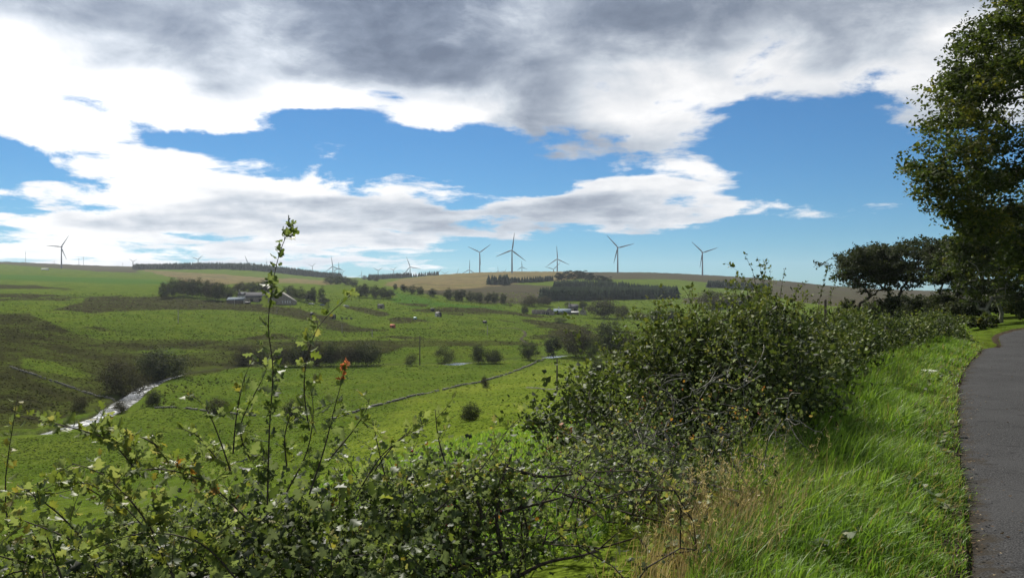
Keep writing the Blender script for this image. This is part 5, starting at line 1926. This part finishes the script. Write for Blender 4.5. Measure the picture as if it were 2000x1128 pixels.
def near_hedge():
    # airy left bush with arching stems
    a = Hawthorn('hawthorn_bush', 'airy hawthorn bush with arching stems at the near hedge end, lower left', -.55, 1.35, 201)
    a.body(64, .30, .25, [1.08, 1.10, 1.05, 1.0], 4)
    for pts, y0, y1 in [([(480, 1010), (400, 940), (300, 915), (200, 940), (90, 968)], 2.5, 2.2), ([(275, 930), (215, 862), (130, 832), (40, 812)], 2.4, 2.2),
                        ([(300, 1040), (262, 985), (200, 925), (140, 905)], 2.1, 2.0), ([(160, 1050), (112, 1000), (50, 955)], 2.0, 1.9), ([(250, 1035), (215, 985), (170, 952), (110, 940)], 2.3, 2.2),
                        ([(340, 1128), (290, 1040), (210, 960), (150, 940)], 2.2, 2.1), ([(120, 1128), (90, 1040), (65, 960)], 1.9, 1.9), ([(330, 905), (300, 865), (240, 845), (180, 850)], 2.5, 2.4),
                        ([(430, 905), (385, 850), (345, 835)], 2.6, 2.6), ([(460, 1128), (390, 1060), (280, 1040), (160, 1080)], 2.2, 2.0), ([(200, 1128), (150, 1060), (30, 1010)], 1.9, 1.8)]:
        a.stem(pxline(pts, y0, y1), .0030, .017, .032, .70, (1, 3), .06)
    a.sprays(120, .44, (-.45, -.2, .55), .020, .031, .70, .12, .10, (1, 2), .08)
    a.sprays(60, .32, (-.2, -.5, .2), .020, .033, .60, .14, .10, (1, 2), .08)
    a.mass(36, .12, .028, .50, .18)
    for k in range(5):
        a.T[k][:2] = .93
    a.finish(M_HAW, single=300)
    # upright shoots and dark heart
    b = Hawthorn('hawthorn_bush', 'dark hawthorn bush carrying the tall upright shoots and a red-tipped one', 1.25, 2.55, 202)
    b.body(110, .33, .15, [.98, 1.0, 1.02, .98], 5)
    for pts, y0, tint in [([(522, 985), (524, 900), (527, 820), (533, 720), (524, 640), (530, 570), (543, 505), (560, 458), (575, 434)], 2.55, .45),
                          ([(604, 840), (594, 765), (600, 695), (622, 638), (655, 602), (698, 566)], 2.7, .66), ([(604, 965), (632, 880), (655, 790), (672, 728)], 2.5, .55),
                          ([(455, 885), (462, 810), (478, 735), (500, 690)], 2.6, .62), ([(452, 925), (428, 855), (402, 795), (372, 770)], 2.45, .62), ([(560, 910), (556, 850), (572, 800), (590, 770)], 2.8, .62),
                          ([(640, 900), (690, 840), (715, 800), (722, 778)], 2.75, .62), ([(490, 900), (470, 830), (520, 720), (495, 690)], 2.7, .6), ([(700, 960), (745, 890), (800, 845), (846, 820)], 2.9, .6),
                          ([(560, 960), (600, 880), (612, 800), (606, 760)], 2.6, .6)]:
        b.stem(pxline(pts, y0), .0032, .027, .036, tint, (1, 3), .075, False, .08)
    b.sprays(110, .30, (-.1, -.2, .8), .020, .031, .68, .14, .03, (1, 2), .09)
    b.sprays(70, .22, (.1, -.8, .2), .018, .034, .40, .16, .05, (1, 3), .08)
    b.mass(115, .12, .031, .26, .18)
    b.finish(M_HAW, single=300)
    red = MB()
    rng = np.random.default_rng(5)
    tip = pxline([(668, 742), (675, 722), (680, 708)], 2.5)
    n = 16
    idx = rng.integers(0, len(tip), n)
    D = rng.normal(size=(n, 3)) * .7 + np.array([0, 0, .9])
    V, F, t = leaf_cloud(tip[idx] - b.loc, D, rng.normal(size=(n, 3)) + np.array([0, -.6, .2]), rng.uniform(.014, .028, n), rng.uniform(0, 1, n))
    o = mk('leaf_tuft', V, [F], M_HAW_RED, b.root, t)
    o['label'] = 'red young leaf tuft at the tip of a shoot'
    # right-hand bush thinning out towards the gap
    c = Hawthorn('hawthorn_bush', 'hawthorn bush with reddish hips beside the open gap, lower middle', 2.45, 3.55, 203)
    c.body(90, .30, .15, [.92, .84, .80, .66], 4)
    for pts, y0 in [([(720, 935), (775, 862), (832, 822)], 3.0), ([(850, 1000), (930, 925), (965, 880), (995, 835), (1030, 805)], 3.3), ([(868, 900), (855, 850), (850, 800)], 3.1), ([(760, 960), (740, 880), (728, 820)], 3.0)]:
        c.stem(pxline(pts, y0), .0036, .034, .030, .66, (1, 2), .10)
    c.sprays(100, .26, (.0, -.25, .8), .022, .030, .66, .16, .03, (1, 2), .09)
    c.sprays(50, .20, (.3, -.8, .1), .018, .032, .42, .16, .05, (1, 3), .08)
    c.mass(96, .11, .029, .30, .19)
    c.T.append(np.full(60, .93)); c.C.append(c.pads[c.rng.integers(0, len(c.pads), 60)] + c.rng.normal(size=(60, 3)) * .1)
    c.D.append(c.rng.normal(size=(60, 3))); c.N.append(c.rng.normal(size=(60, 3)) + (0, 0, .6)); c.S.append(np.full(60, .028))
    c.finish(M_HAW, single=300)
    berries(c, 40, M_BERRY)
    # open gap: crooked bare branches, few leaves
    d = Hawthorn('hawthorn_bush', 'open straggling hawthorn with bare dark crooked branches over the gap', 3.4, 4.9, 204)
    d.body(84, .40, .06, [.72, .60, .58, .58], 4, .0036, jitter=.18, wsh=-.42)
    for pts, y0 in [([(985, 1140), (1060, 1100), (1130, 1085), (1170, 1075)], 3.9), ([(860, 1120), (930, 1090), (985, 1075)], 3.7), ([(985, 1090), (970, 1020), (978, 950), (1000, 885)], 3.9),
                    ([(975, 1000), (1040, 985), (1100, 970)], 4.0), ([(1010, 1120), (1030, 1050), (1020, 990)], 4.1), ([(900, 1060), (940, 1010), (920, 960), (890, 930)], 3.8), ([(1000, 915), (1060, 930), (1120, 925)], 4.2)]:
        d.stem(pxline(pts, y0), .013, .05, .026, .62, (0, 2), .16)
    d.sprays(46, .30, (.15, -.2, .6), .034, .032, .72, .08, .05, (1, 2), .12)
    d.mass(18, .12, .029, .44, .20)
    d.finish(M_HAW, single=200)
    berries(d, 30, M_BERRY)
    # lichen-crusted tangle
    e = Hawthorn('hawthorn_bush', 'half-dead hawthorn tangle of grey lichen-crusted twigs with orange-tinged top', 4.8, 6.6, 205)
    e.body(190, .40, .05, [.42, .50, .72, 1.0], 7, .0028, True, .2, -.42)
    rng = e.rng
    for k in range(240):
        p = e.pads[rng.integers(len(e.pads))]
        P = shoot(p, rng.normal(size=3) + (0, -.4, .1), rng.uniform(.15, .5), rng, 6, .03, .35)
        e.lich.tube(P, np.linspace(.0062, .0022, len(P)), 4)
    e.sprays(60, .28, (-.3, .0, .8), .026, .026, .55, .15, .02, (1, 2), .10, src=e.pads[e.pads[:, 2] > np.median(e.pads[:, 2])])
    hi = e.pads[e.pads[:, 2] > np.quantile(e.pads[:, 2], .75)]
    m = 260
    e.C.append(hi[rng.integers(0, len(hi), m)] + rng.normal(size=(m, 3)) * .12); e.D.append(rng.normal(size=(m, 3))); e.N.append(rng.normal(size=(m, 3)) + (0, 0, .6))
    e.S.append(rng.uniform(.018, .03, m)); e.T.append(rng.uniform(.84, .96, m))
    e.mass(26, .12, .028, .26, .16)
    e.finish(M_HAW)
    berries(e, 40, M_BERRY)


near_hedge()


def mid_hedge():
    def block(label, t0, t1, hh, seed, npad, per, leaf, wsd=.5, shoots=(), spr=60, mu=.36, sprL=.4):
        h = Hawthorn('hawthorn_bush', label, t0, t1, seed)
        h.body(npad, wsd, .10, hh, max(3, int((t1 - t0) * 1.6)), .0035)
        hz = h.pads[:, 2] - h.loc[2]
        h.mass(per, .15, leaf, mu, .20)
        top = h.pads[hz > np.quantile(hz, .55)]
        h.sprays(spr, sprL, (-.25, -.1, .8), .036, leaf * .85, .70, .10, .03, (1, 3), .12, src=top)
        h.sprays(int(spr * .5), sprL * .7, (-.6, .5, .5), .036, leaf * .85, .74, .10, .03, (1, 3), .12, src=top)
        for pts, y0, tn in shoots:
            h.stem(pxline(pts, y0), .005, .045, leaf * .9, tn, (1, 3), .13)
        h.finish(M_HEDGE, KITE_V, KITE_F)
        return h
    block('tallest dark hawthorn hedge bush, spiky shoots rising against the blue sky', 6.6, 9.4, [1.0, 1.12, 1.26, 1.34, 1.32], 301, 210, 88, .053, .62,
          [([(1475, 640), (1478, 580), (1470, 530), (1455, 500)], 9.6, .4), ([(1478, 640), (1490, 560), (1482, 510), (1478, 502)], 9.6, .4), ([(1488, 620), (1492, 550), (1498, 506)], 9.7, .4),
           ([(1465, 620), (1460, 570), (1452, 540)], 9.4, .42), ([(1370, 640), (1350, 590), (1335, 562)], 8.9, .6), ([(1260, 740), (1215, 660), (1200, 632)], 7.2, .6), ([(1300, 680), (1255, 640), (1225, 625)], 7.6, .6),
           ([(1290, 720), (1200, 690), (1170, 695)], 7.3, .6), ([(1250, 780), (1160, 740), (1120, 720)], 7.0, .6), ([(1225, 800), (1150, 790), (1110, 760)], 6.8, .6)], 190, .34, .55)
    block('broad hawthorn hedge bush just past the tallest one, with thin arching shoots', 9.3, 12.6, [1.32, 1.24, 1.2, 1.18], 302, 180, 80, .055, .60,
          [([(1595, 640), (1600, 590), (1612, 540), (1625, 512)], 11.5, .4), ([(1630, 630), (1622, 585), (1634, 545), (1642, 520)], 12.0, .4), ([(1520, 610), (1525, 570), (1532, 525)], 11.0, .42),
           ([(1545, 600), (1560, 560), (1575, 553)], 11.2, .5)], 160, .36, .48)
    block('fresh green hawthorn hedge bush midway along the lane', 12.5, 16, [1.28, 1.2, 1.12], 303, 140, 68, .064, .60, (), 110, .52, .36)
    block('clipped grey-green hedge bush farther along the lane', 15.9, 19.5, [1.14, 1.02, .92], 304, 120, 66, .062, .6, (), 80, .52, .28)
    block('low hedge bush just short of the lane crest', 19.4, 23.5, [.92, .80, .74], 305, 110, 60, .068, .55, (), 60, .54, .24)
    block('low hedge bush at the crest of the lane', 23.4, 28, [.76, .85, .95], 306, 110, 56, .074, .5, (), 50, .56, .22)
    block('last hedge bush before the lane bend', 27.9, 36, [1.0, 1.2, 1.3], 307, 120, 40, .080, .5, (), 50, .56, .22)


mid_hedge()
# dark shrub below the hedge, on the field slope
for i, (u, Y, w, H, lab) in enumerate([(5, 9.0, 1.6, 2.2, 'dark blurred shrub on the slope behind the hedge at the left edge'), (1150, 12, 2.2, .9, 'low reddish bramble on the slope behind the lichen tangle')]):
    x, y, z = at_depth(u, Y)
    o = shrub('shrub', lab, (x, y, z), w, 1.6, H, 44, 90, .045, M_HEDGE, 330 + i, 'shrubs behind the hedge')
    o['category'] = 'shrub'

# ---------------------------------------------------------------- grass
M_GRASS = leaf_mat('verge_grass', [(0, (.045, .078, .012)), (.4, (.092, .172, .018)), (.75, (.160, .250, .036)), (.9, (.15, .15, .04)), (1, (.23, .18, .08))], .45, .5, .25, 1.3)
M_STRAW = leaf_mat('dry_grass', [(0, (.18, .13, .06)), (.5, (.33, .25, .125)), (1, (.46, .38, .22))], .35, .6, .2, 1.1)


def blades(P, H, Wd, tint, rng, lean=.5, wind=(.25, -.1), segs=3, bend=1.0):
    n = len(P)
    an = rng.uniform(0, 2 * np.pi, n)
    ln = np.abs(rng.normal(0, lean, n)) * bend
    dx = np.cos(an) * ln + wind[0] * rng.uniform(.2, 1.2, n)
    dy = np.sin(an) * ln + wind[1] * rng.uniform(.2, 1.2, n)
    sa = an + np.pi / 2 + rng.normal(size=n) * .5
    sx, sy = np.cos(sa), np.sin(sa)
    V = []
    for k in range(segs + 1):
        t = k / segs
        cx = P[:, 0] + dx * H * t ** 1.8
        cy = P[:, 1] + dy * H * t ** 1.8
        cz = P[:, 2] + H * (t - .30 * np.hypot(dx, dy) * t ** 2.4)
        if k < segs:
            w = Wd * (1 - .55 * t)
            V.append(np.stack([cx - sx * w, cy - sy * w, cz], -1))
            V.append(np.stack([cx + sx * w, cy + sy * w, cz], -1))
        else:
            V.append(np.stack([cx, cy, cz], -1))
    m = 2 * segs + 1
    V = np.stack(V, 1).reshape(-1, 3)
    b = np.arange(n)[:, None] * m
    Q = np.concatenate([b + np.array([[2 * k, 2 * k + 1, 2 * k + 3, 2 * k + 2]]) for k in range(segs - 1)])
    Tt = b + np.array([[2 * segs - 2, 2 * segs - 1, 2 * segs]])
    return V, [Q, Tt], np.repeat(tint, m)


def edge_pt(s, off):
    ex, ey = np.interp(s, ROAD_S, _re[:, 0]), np.interp(s, ROAD_S, _re[:, 1])
    nx, ny = np.interp(s, ROAD_S, _rn[:, 0]), np.interp(s, ROAD_S, _rn[:, 1])
    return ex - nx * off, ey - ny * off


def build_grass():
    rng = np.random.default_rng(77)
    Vs, Qs, Ts, tn, n0 = [], [], [], [], 0

    def push(V, F, t):
        nonlocal n0
        Vs.append(V); Qs.append(F[0] + n0); Ts.append(F[1] + n0); tn.append(t)
        n0 += len(V)
    for s0, s1, n, wd, hk in [(2.2, 5, 15000, .0030, 1.0), (5, 8.5, 17000, .0036, 1.0), (8.5, 14, 15000, .0048, .95), (14, 24, 12000, .0075, .9), (24, 40, 5000, .013, .9), (-1, 2.2, 3000, .004, 1.0)]:
        s = rng.uniform(s0, s1, n)
        wmax = np.interp(s, [0, 3, 4.6, 7, 14, 20, 26], [1.05, 1.1, 1.45, 1.7, 1.75, 1.5, 1.1])
        off = rng.uniform(0, 1, n) ** .85 * wmax - .05 - .10 * (rng.random(n) < .06)
        off += .10 * fbm(s * 1.2, s * 0 + 3, 3)
        x, y = edge_pt(s, off)
        clump = fbm(x * 2.2, y * 2.2, 3)
        tall = np.interp(off, [-.05, .12, .5, 1.1, 2.2], [.05, .10, .19, .27, .33])
        H = tall * (1 + 1.0 * clump) * rng.uniform(.55, 1.25, n) * hk
        H = np.maximum(H, .03)
        z = height(x, y)
        patch_tint = fbm(x * .9 + 31, y * .9, 2)  # broad random drift of blade tint
        tint = np.clip(.50 + .45 * patch_tint + .18 * clump + rng.normal(size=n) * .12, 0, .86)
        dry = rng.random(n) < np.interp(off, [0, .25, .6], [.30, .16, .05])
        tint[dry] = rng.uniform(.86, 1, dry.sum())
        push(*blades(np.stack([x, y, z - .01], -1), H, 1.45 * wd * rng.uniform(.6, 1.3, n), tint, rng, .62, segs=3 if s0 < 8 else 2))
    for k in range(16):            # tall tufts
        s_, f_ = rng.uniform(5.2, 12), rng.uniform(.9, 1.6)
        n = 90
        x, y = edge_pt(s_ + rng.normal(size=n) * .09, f_ + rng.normal(size=n) * .09)
        push(*blades(np.stack([x, y, height(x, y)], -1), rng.uniform(.22, .46, n), rng.uniform(.003, .0055, n), np.clip(rng.normal(.45, .12, n), 0, .85), rng, .5))
    o = mk('grass', np.concatenate(Vs), [np.concatenate(Qs), np.concatenate(Ts)], M_GRASS, tint=np.concatenate(tn))
    tag(o, 'lush bright green grass on the lane verge', kind='stuff')
    # sward of the field just over the hedge
    Vs, Qs, Ts, tn, n0 = [], [], [], [], 0
    n = 28000
    Y = np.exp(rng.uniform(math.log(4.6), math.log(60), n))
    u = rng.uniform(620, 1320, n)
    x = (u - CX) / FPX * Y
    d, sd, ix = seg_dist(x, Y, _rc[::2])
    keep = (d - ROAD_W / 2 > 2.0) & (sd < 0)
    x, Y = x[keep], Y[keep]
    z = height(x, Y)
    cl = fbm(x * .8, Y * .8, 3)
    H = (.11 + .06 * cl + .0035 * Y) * rng.uniform(.6, 1.3, len(x))
    tint = np.clip(.58 + .35 * cl + rng.normal(size=len(x)) * .1, 0, .88)
    V, F, t = blades(np.stack([x, Y, z - .01], -1), np.maximum(H, .04), .0022 + .0011 * Y * rng.uniform(.6, 1.2, len(x)), tint, rng, .6, segs=2)
    o = mk('field_grass', V, F, M_GRASS, tint=t)
    tag(o, 'short pasture grass sloping away behind the hedge', kind='stuff')
    # straw-coloured grass at the hedge foot
    n = 3000
    s = np.r_[rng.normal(4.75, .6, n - 900), rng.uniform(3.6, 7.5, 900)]
    off = np.clip(rng.normal(1.28, .17, n), .9, 1.7)
    x, y = edge_pt(s, off)
    z = height(x, y)
    V, F, t = blades(np.stack([x, y, z], -1), rng.uniform(.12, .36, n), .0022 * rng.uniform(.6, 1.3, n), np.clip(rng.normal(.5, .25, n), 0, 1), rng, .45)
    mb = MB()
    for k in range(190):           # flowering stalks with feathery heads
        i = rng.integers(n)
        P = shoot((x[i], y[i], z[i]), (rng.normal() * .2, rng.normal() * .2, 1), rng.uniform(.3, .55), rng, 7, -.01, .06)
        mb.tube(P, np.linspace(.0016, .0007, len(P)), 3, .5, False)
        for q in range(16):
            f = rng.uniform(.72, 1)
            j = f * (len(P) - 1)
            p = P[int(j)] + (P[min(int(j) + 1, len(P) - 1)] - P[int(j)]) * (j % 1)
            e = p + rng.normal(size=3) * .012 + (0, 0, .014)
            mb.add([p, (p + e) / 2 + rng.normal(size=3) * .003, e], [[0, 1, 2]], .8)
    V2 = np.concatenate(mb.v)
    allV = np.r_[V, V2]
    fs = [F[0], np.r_[F[1], np.concatenate(mb.f[3]) + len(V)]] + [np.concatenate(f) + len(V) for k_, f in mb.f.items() if k_ == 4]
    o = mk('dry_grass', allV, fs, M_STRAW, tint=np.r_[t, np.concatenate(mb.t)])
    tag(o, 'straw-coloured dry grass stalks at the foot of the hedge', kind='stuff')
    # fallen leaves and grit on the lane
    n = 560
    s = np.r_[rng.uniform(2, 14, 470), rng.uniform(2, 20, 90)]
    off = np.r_[-np.abs(rng.normal(0, .13, 470)) + .05, -rng.uniform(0, 1.6, 90)]
    x, y = edge_pt(s, off)
    z = height(x, y)
    on = off < 0
    z = np.where(on, road_z(s) + .035 * (1 - np.clip(1 + off / (ROAD_W / 2), 0, 1) ** 2) + .016, z + .02)
    V, F, t = leaf_cloud(np.stack([x, y, z], -1), rng.normal(size=(n, 3)) * (1, 1, .1), rng.normal(size=(n, 3)) * .3 + (0, 0, 1), rng.uniform(.012, .034, n), rng.uniform(0, 1, n), KITE_V, KITE_F)
    o = mk('fallen_leaves', V, [F], leaf_mat('fallen_leaf', [(0, (.035, .024, .015)), (.6, (.085, .055, .03)), (1, (.20, .16, .10))], .1, .8, .1), tint=t)
    tag(o, 'brown fallen leaves scattered along the lane edge', kind='stuff')


build_grass()


# ---------------------------------------------------------------- small plants on the verge
M_NETTLE = leaf_mat('nettle_leaf', [(0, (.020, .040, .012)), (1, (.045, .085, .022))], .3, .5, .3)
M_STEM = plain('plant_stem', (.06, .09, .03), .7, .3, .2, 20)
M_FLOWER = plain('white_umbel', (.78, .78, .70), .7, .2, .05, 20)
M_CLOCK = plain('seed_fluff', (.55, .54, .50), .9, .1, .05, 20)


def nettle(loc, H, seed, label):
    rng = np.random.default_rng(seed)
    root = empty('nettle_plant', loc)
    st, C, D, S = MB(), [], [], []
    for k in range(5):
        P = shoot((rng.normal() * .07, rng.normal() * .07, -.02), (rng.normal() * .25, rng.normal() * .25, 1), H * rng.uniform(.7, 1.1), rng, 8, 0, .05)
        st.tube(P, np.linspace(.004, .0015, len(P)), 5)
        pts, dr, q = along(P, .045, rng)
        for i, p in enumerate(pts):
            for sgn in (0, math.pi):
                a = (i % 2) * math.pi / 2 + sgn + rng.normal() * .2
                C.append(p); D.append((math.cos(a), math.sin(a), -.15)); S.append(.085 * (1 - .5 * q[i]) * rng.uniform(.8, 1.2))
    st.build('stem', M_STEM, root, True)
    n = len(C)
    V, F, t = leaf_cloud(np.array(C), np.array(D), np.tile([0, 0, 1.0], (n, 1)) + rng.normal(size=(n, 3)) * .2, np.array(S), rng.uniform(0, 1, n), LANCE_V * (1.6, 1, 1), LANCE_F)
    o = mk('leaves', V, [F], M_NETTLE, root, t)
    o['kind'] = 'stuff'
    tag(root, label, 'nettle', 'nettles at the hedge foot')


for i, (s, off, H, lab) in enumerate([(7.2, 1.65, .52, 'dark green nettle clump at the hedge foot behind the dry grass'), (6.4, 1.75, .48, 'nettle clump nearest the dry grass stalks'), (8.3, 1.6, .42, 'nettle clump farther along under the dark hedge'),
                                      (13.2, 1.25, .42, 'pale weedy nettle clump where the hedge meets the verge')]):
    x, y = edge_pt(s, off)
    nettle((float(x), float(y), h1(float(x), float(y))), H, 400 + i, lab)


def umbel(u, v, Y, R, label):
    x = (u - CX) / FPX * Y
    z0, z1 = h1(x, Y), zpx(v, Y)
    root = empty('hogweed_flower', (x, Y, z0))
    H = max(z1 - z0, .15)
    rng = np.random.default_rng(9)
    st = MB()
    st.tube(shoot((0, 0, -.02), (0, 0, 1), H - .06, rng, 6, 0, .02), .004, 6)
    st.build('stem', M_STEM, root, True)
    fl = MB()
    for k in range(16):
        a = k * 2.399
        r = R * math.sqrt((k + .5) / 16)
        tip = np.array([math.cos(a) * r, math.sin(a) * r, H + .015 - .12 * r])
        st2 = np.array([(0, 0, H - .06), tip * (.6, .6, 1) - (0, 0, .012), tip])
        fl.tube(st2, .0012, 3)
        for q in range(14):
            b, rr = q * 2.399, .022 * math.sqrt((q + .5) / 14)
            c = tip + (math.cos(b) * rr, math.sin(b) * rr, .004 + rng.normal() * .002)
            fl.add(c + np.array([(-.005, -.004, 0), (.005, -.004, .001), (.005, .005, 0), (-.004, .005, .001)]), [[0, 1, 2, 3]])
    fl.build('umbel', M_FLOWER, root)
    tag(root, label, 'flower')


umbel(1815, 731, 13.0, .12, 'flat white hogweed umbel standing in the verge grass')


def clock(u, v, Y, label):
    x = (u - CX) / FPX * Y
    z0, z1 = h1(x, Y), zpx(v, Y)
    root = empty('dandelion_clock', (x, Y, z0))
    rng = np.random.default_rng(10)
    H = max(z1 - z0, .12)
    st = MB()
    st.tube([(0, 0, 0), (0.004, 0, H * .5), (0, 0, H)], .0018, 5)
    st.build('stem', M_STEM, root, True)
    fb = MB()
    for k in range(140):
        d = rng.normal(size=3)
        d /= np.linalg.norm(d)
        c = np.array([0, 0, H]) + d * .019
        a = np.cross(d, (.3, .5, .8)); a /= np.linalg.norm(a)
        b = np.cross(d, a)
        fb.add(np.array([c - a * .004, c + a * .004 + b * .002, c + b * .005 - a * .001]), [[0, 1, 2]])
    fb.build('seed_head', M_CLOCK, root)
    tag(root, label, 'dandelion')


clock(1607, 943, 6.6, 'grey fluffy seed head in the verge grass')


def fence_post(u, v, vb, Y, label):
    x = (u - CX) / FPX * Y
    z1 = zpx(v, Y)
    z0 = h1(x, Y)
    mb = MB()
    mb.tube([(0, 0, -.3), (0, 0, z1 - z0 - .03), (0, 0, z1 - z0)], [.024, .022, .016], 8)
    o = mb.build('fence_post', M_WOOD)
    o.location = (x, Y, z0)
    tag(o, label, 'post')


fence_post(1612, 584, 640, 12.2, 'weathered wooden post standing up out of the hedge')


# ---------------------------------------------------------------- weeds and dead stems in the verge
def build_weeds():
    rng = np.random.default_rng(88)
    C, D, N, S, T = [], [], [], [], []
    for k in range(150):
        s = rng.uniform(2.6, 16)
        off = rng.uniform(.05, 1.5)
        x, y = edge_pt(s, off)
        x, y = float(x), float(y)
        z = h1(x, y)
        n = rng.integers(5, 10)
        size = rng.uniform(.04, .10)
        for q in range(n):
            a = q * 2.399 + rng.normal() * .2
            C.append((x, y, z + .02 + rng.uniform(0, .10)))
            D.append((math.cos(a), math.sin(a), rng.uniform(.2, .9)))
            N.append((rng.normal() * .2, rng.normal() * .2, 1))
            S.append(size * rng.uniform(.6, 1.1)); T.append(rng.uniform(0, 1))
    V, F, t = leaf_cloud(np.array(C), np.array(D), np.array(N), np.array(S), np.array(T), LANCE_V * (1.5, 1, 1.6), LANCE_F)
    m = leaf_mat('weed_leaf', [(0, (.030, .052, .014)), (.7, (.070, .105, .022)), (1, (.12, .10, .03))], .3, .5, .3)
    o = mk('weeds', V, [F], m, tint=t)
    tag(o, 'broad-leaved weeds mixed into the verge grass', kind='stuff')
    mb = MB()
    for k in range(90):
        s, off = rng.uniform(2.4, 14), rng.uniform(.1, 1.7)
        x, y = edge_pt(s, off)
        x, y = float(x), float(y)
        P = shoot((x, y, h1(x, y)), (rng.normal() * .6, rng.normal() * .6, 1), rng.uniform(.2, .5), rng, 6, .04, .08)
        mb.tube(P, np.linspace(.0022, .0008, len(P)), 4, rng.uniform(.3, 1), False)
    o = mb.build('dead_stems', M_STRAW)
    tag(o, 'pale dead stems leaning in the verge grass', kind='stuff')


build_weeds()


# ---------------------------------------------------------------- thin valley haze
def build_haze():
    mb = MB()
    mb.box((0, 2400, 95), (13000, 11000, 350))
    m, T = new_mat('thin_haze')
    v = T.n('ShaderNodeVolumePrincipled')
    v.inputs['Color'].default_value = (.80, .88, 1.0, 1)
    v.inputs['Density'].default_value = .00005
    v.inputs['Anisotropy'].default_value = .3
    T.t.links.new(v.outputs[0], T.out.inputs['Volume'])
    o = mb.build('haze', m)
    tag(o, 'thin bluish haze lying over the whole valley', kind='stuff')


build_haze()
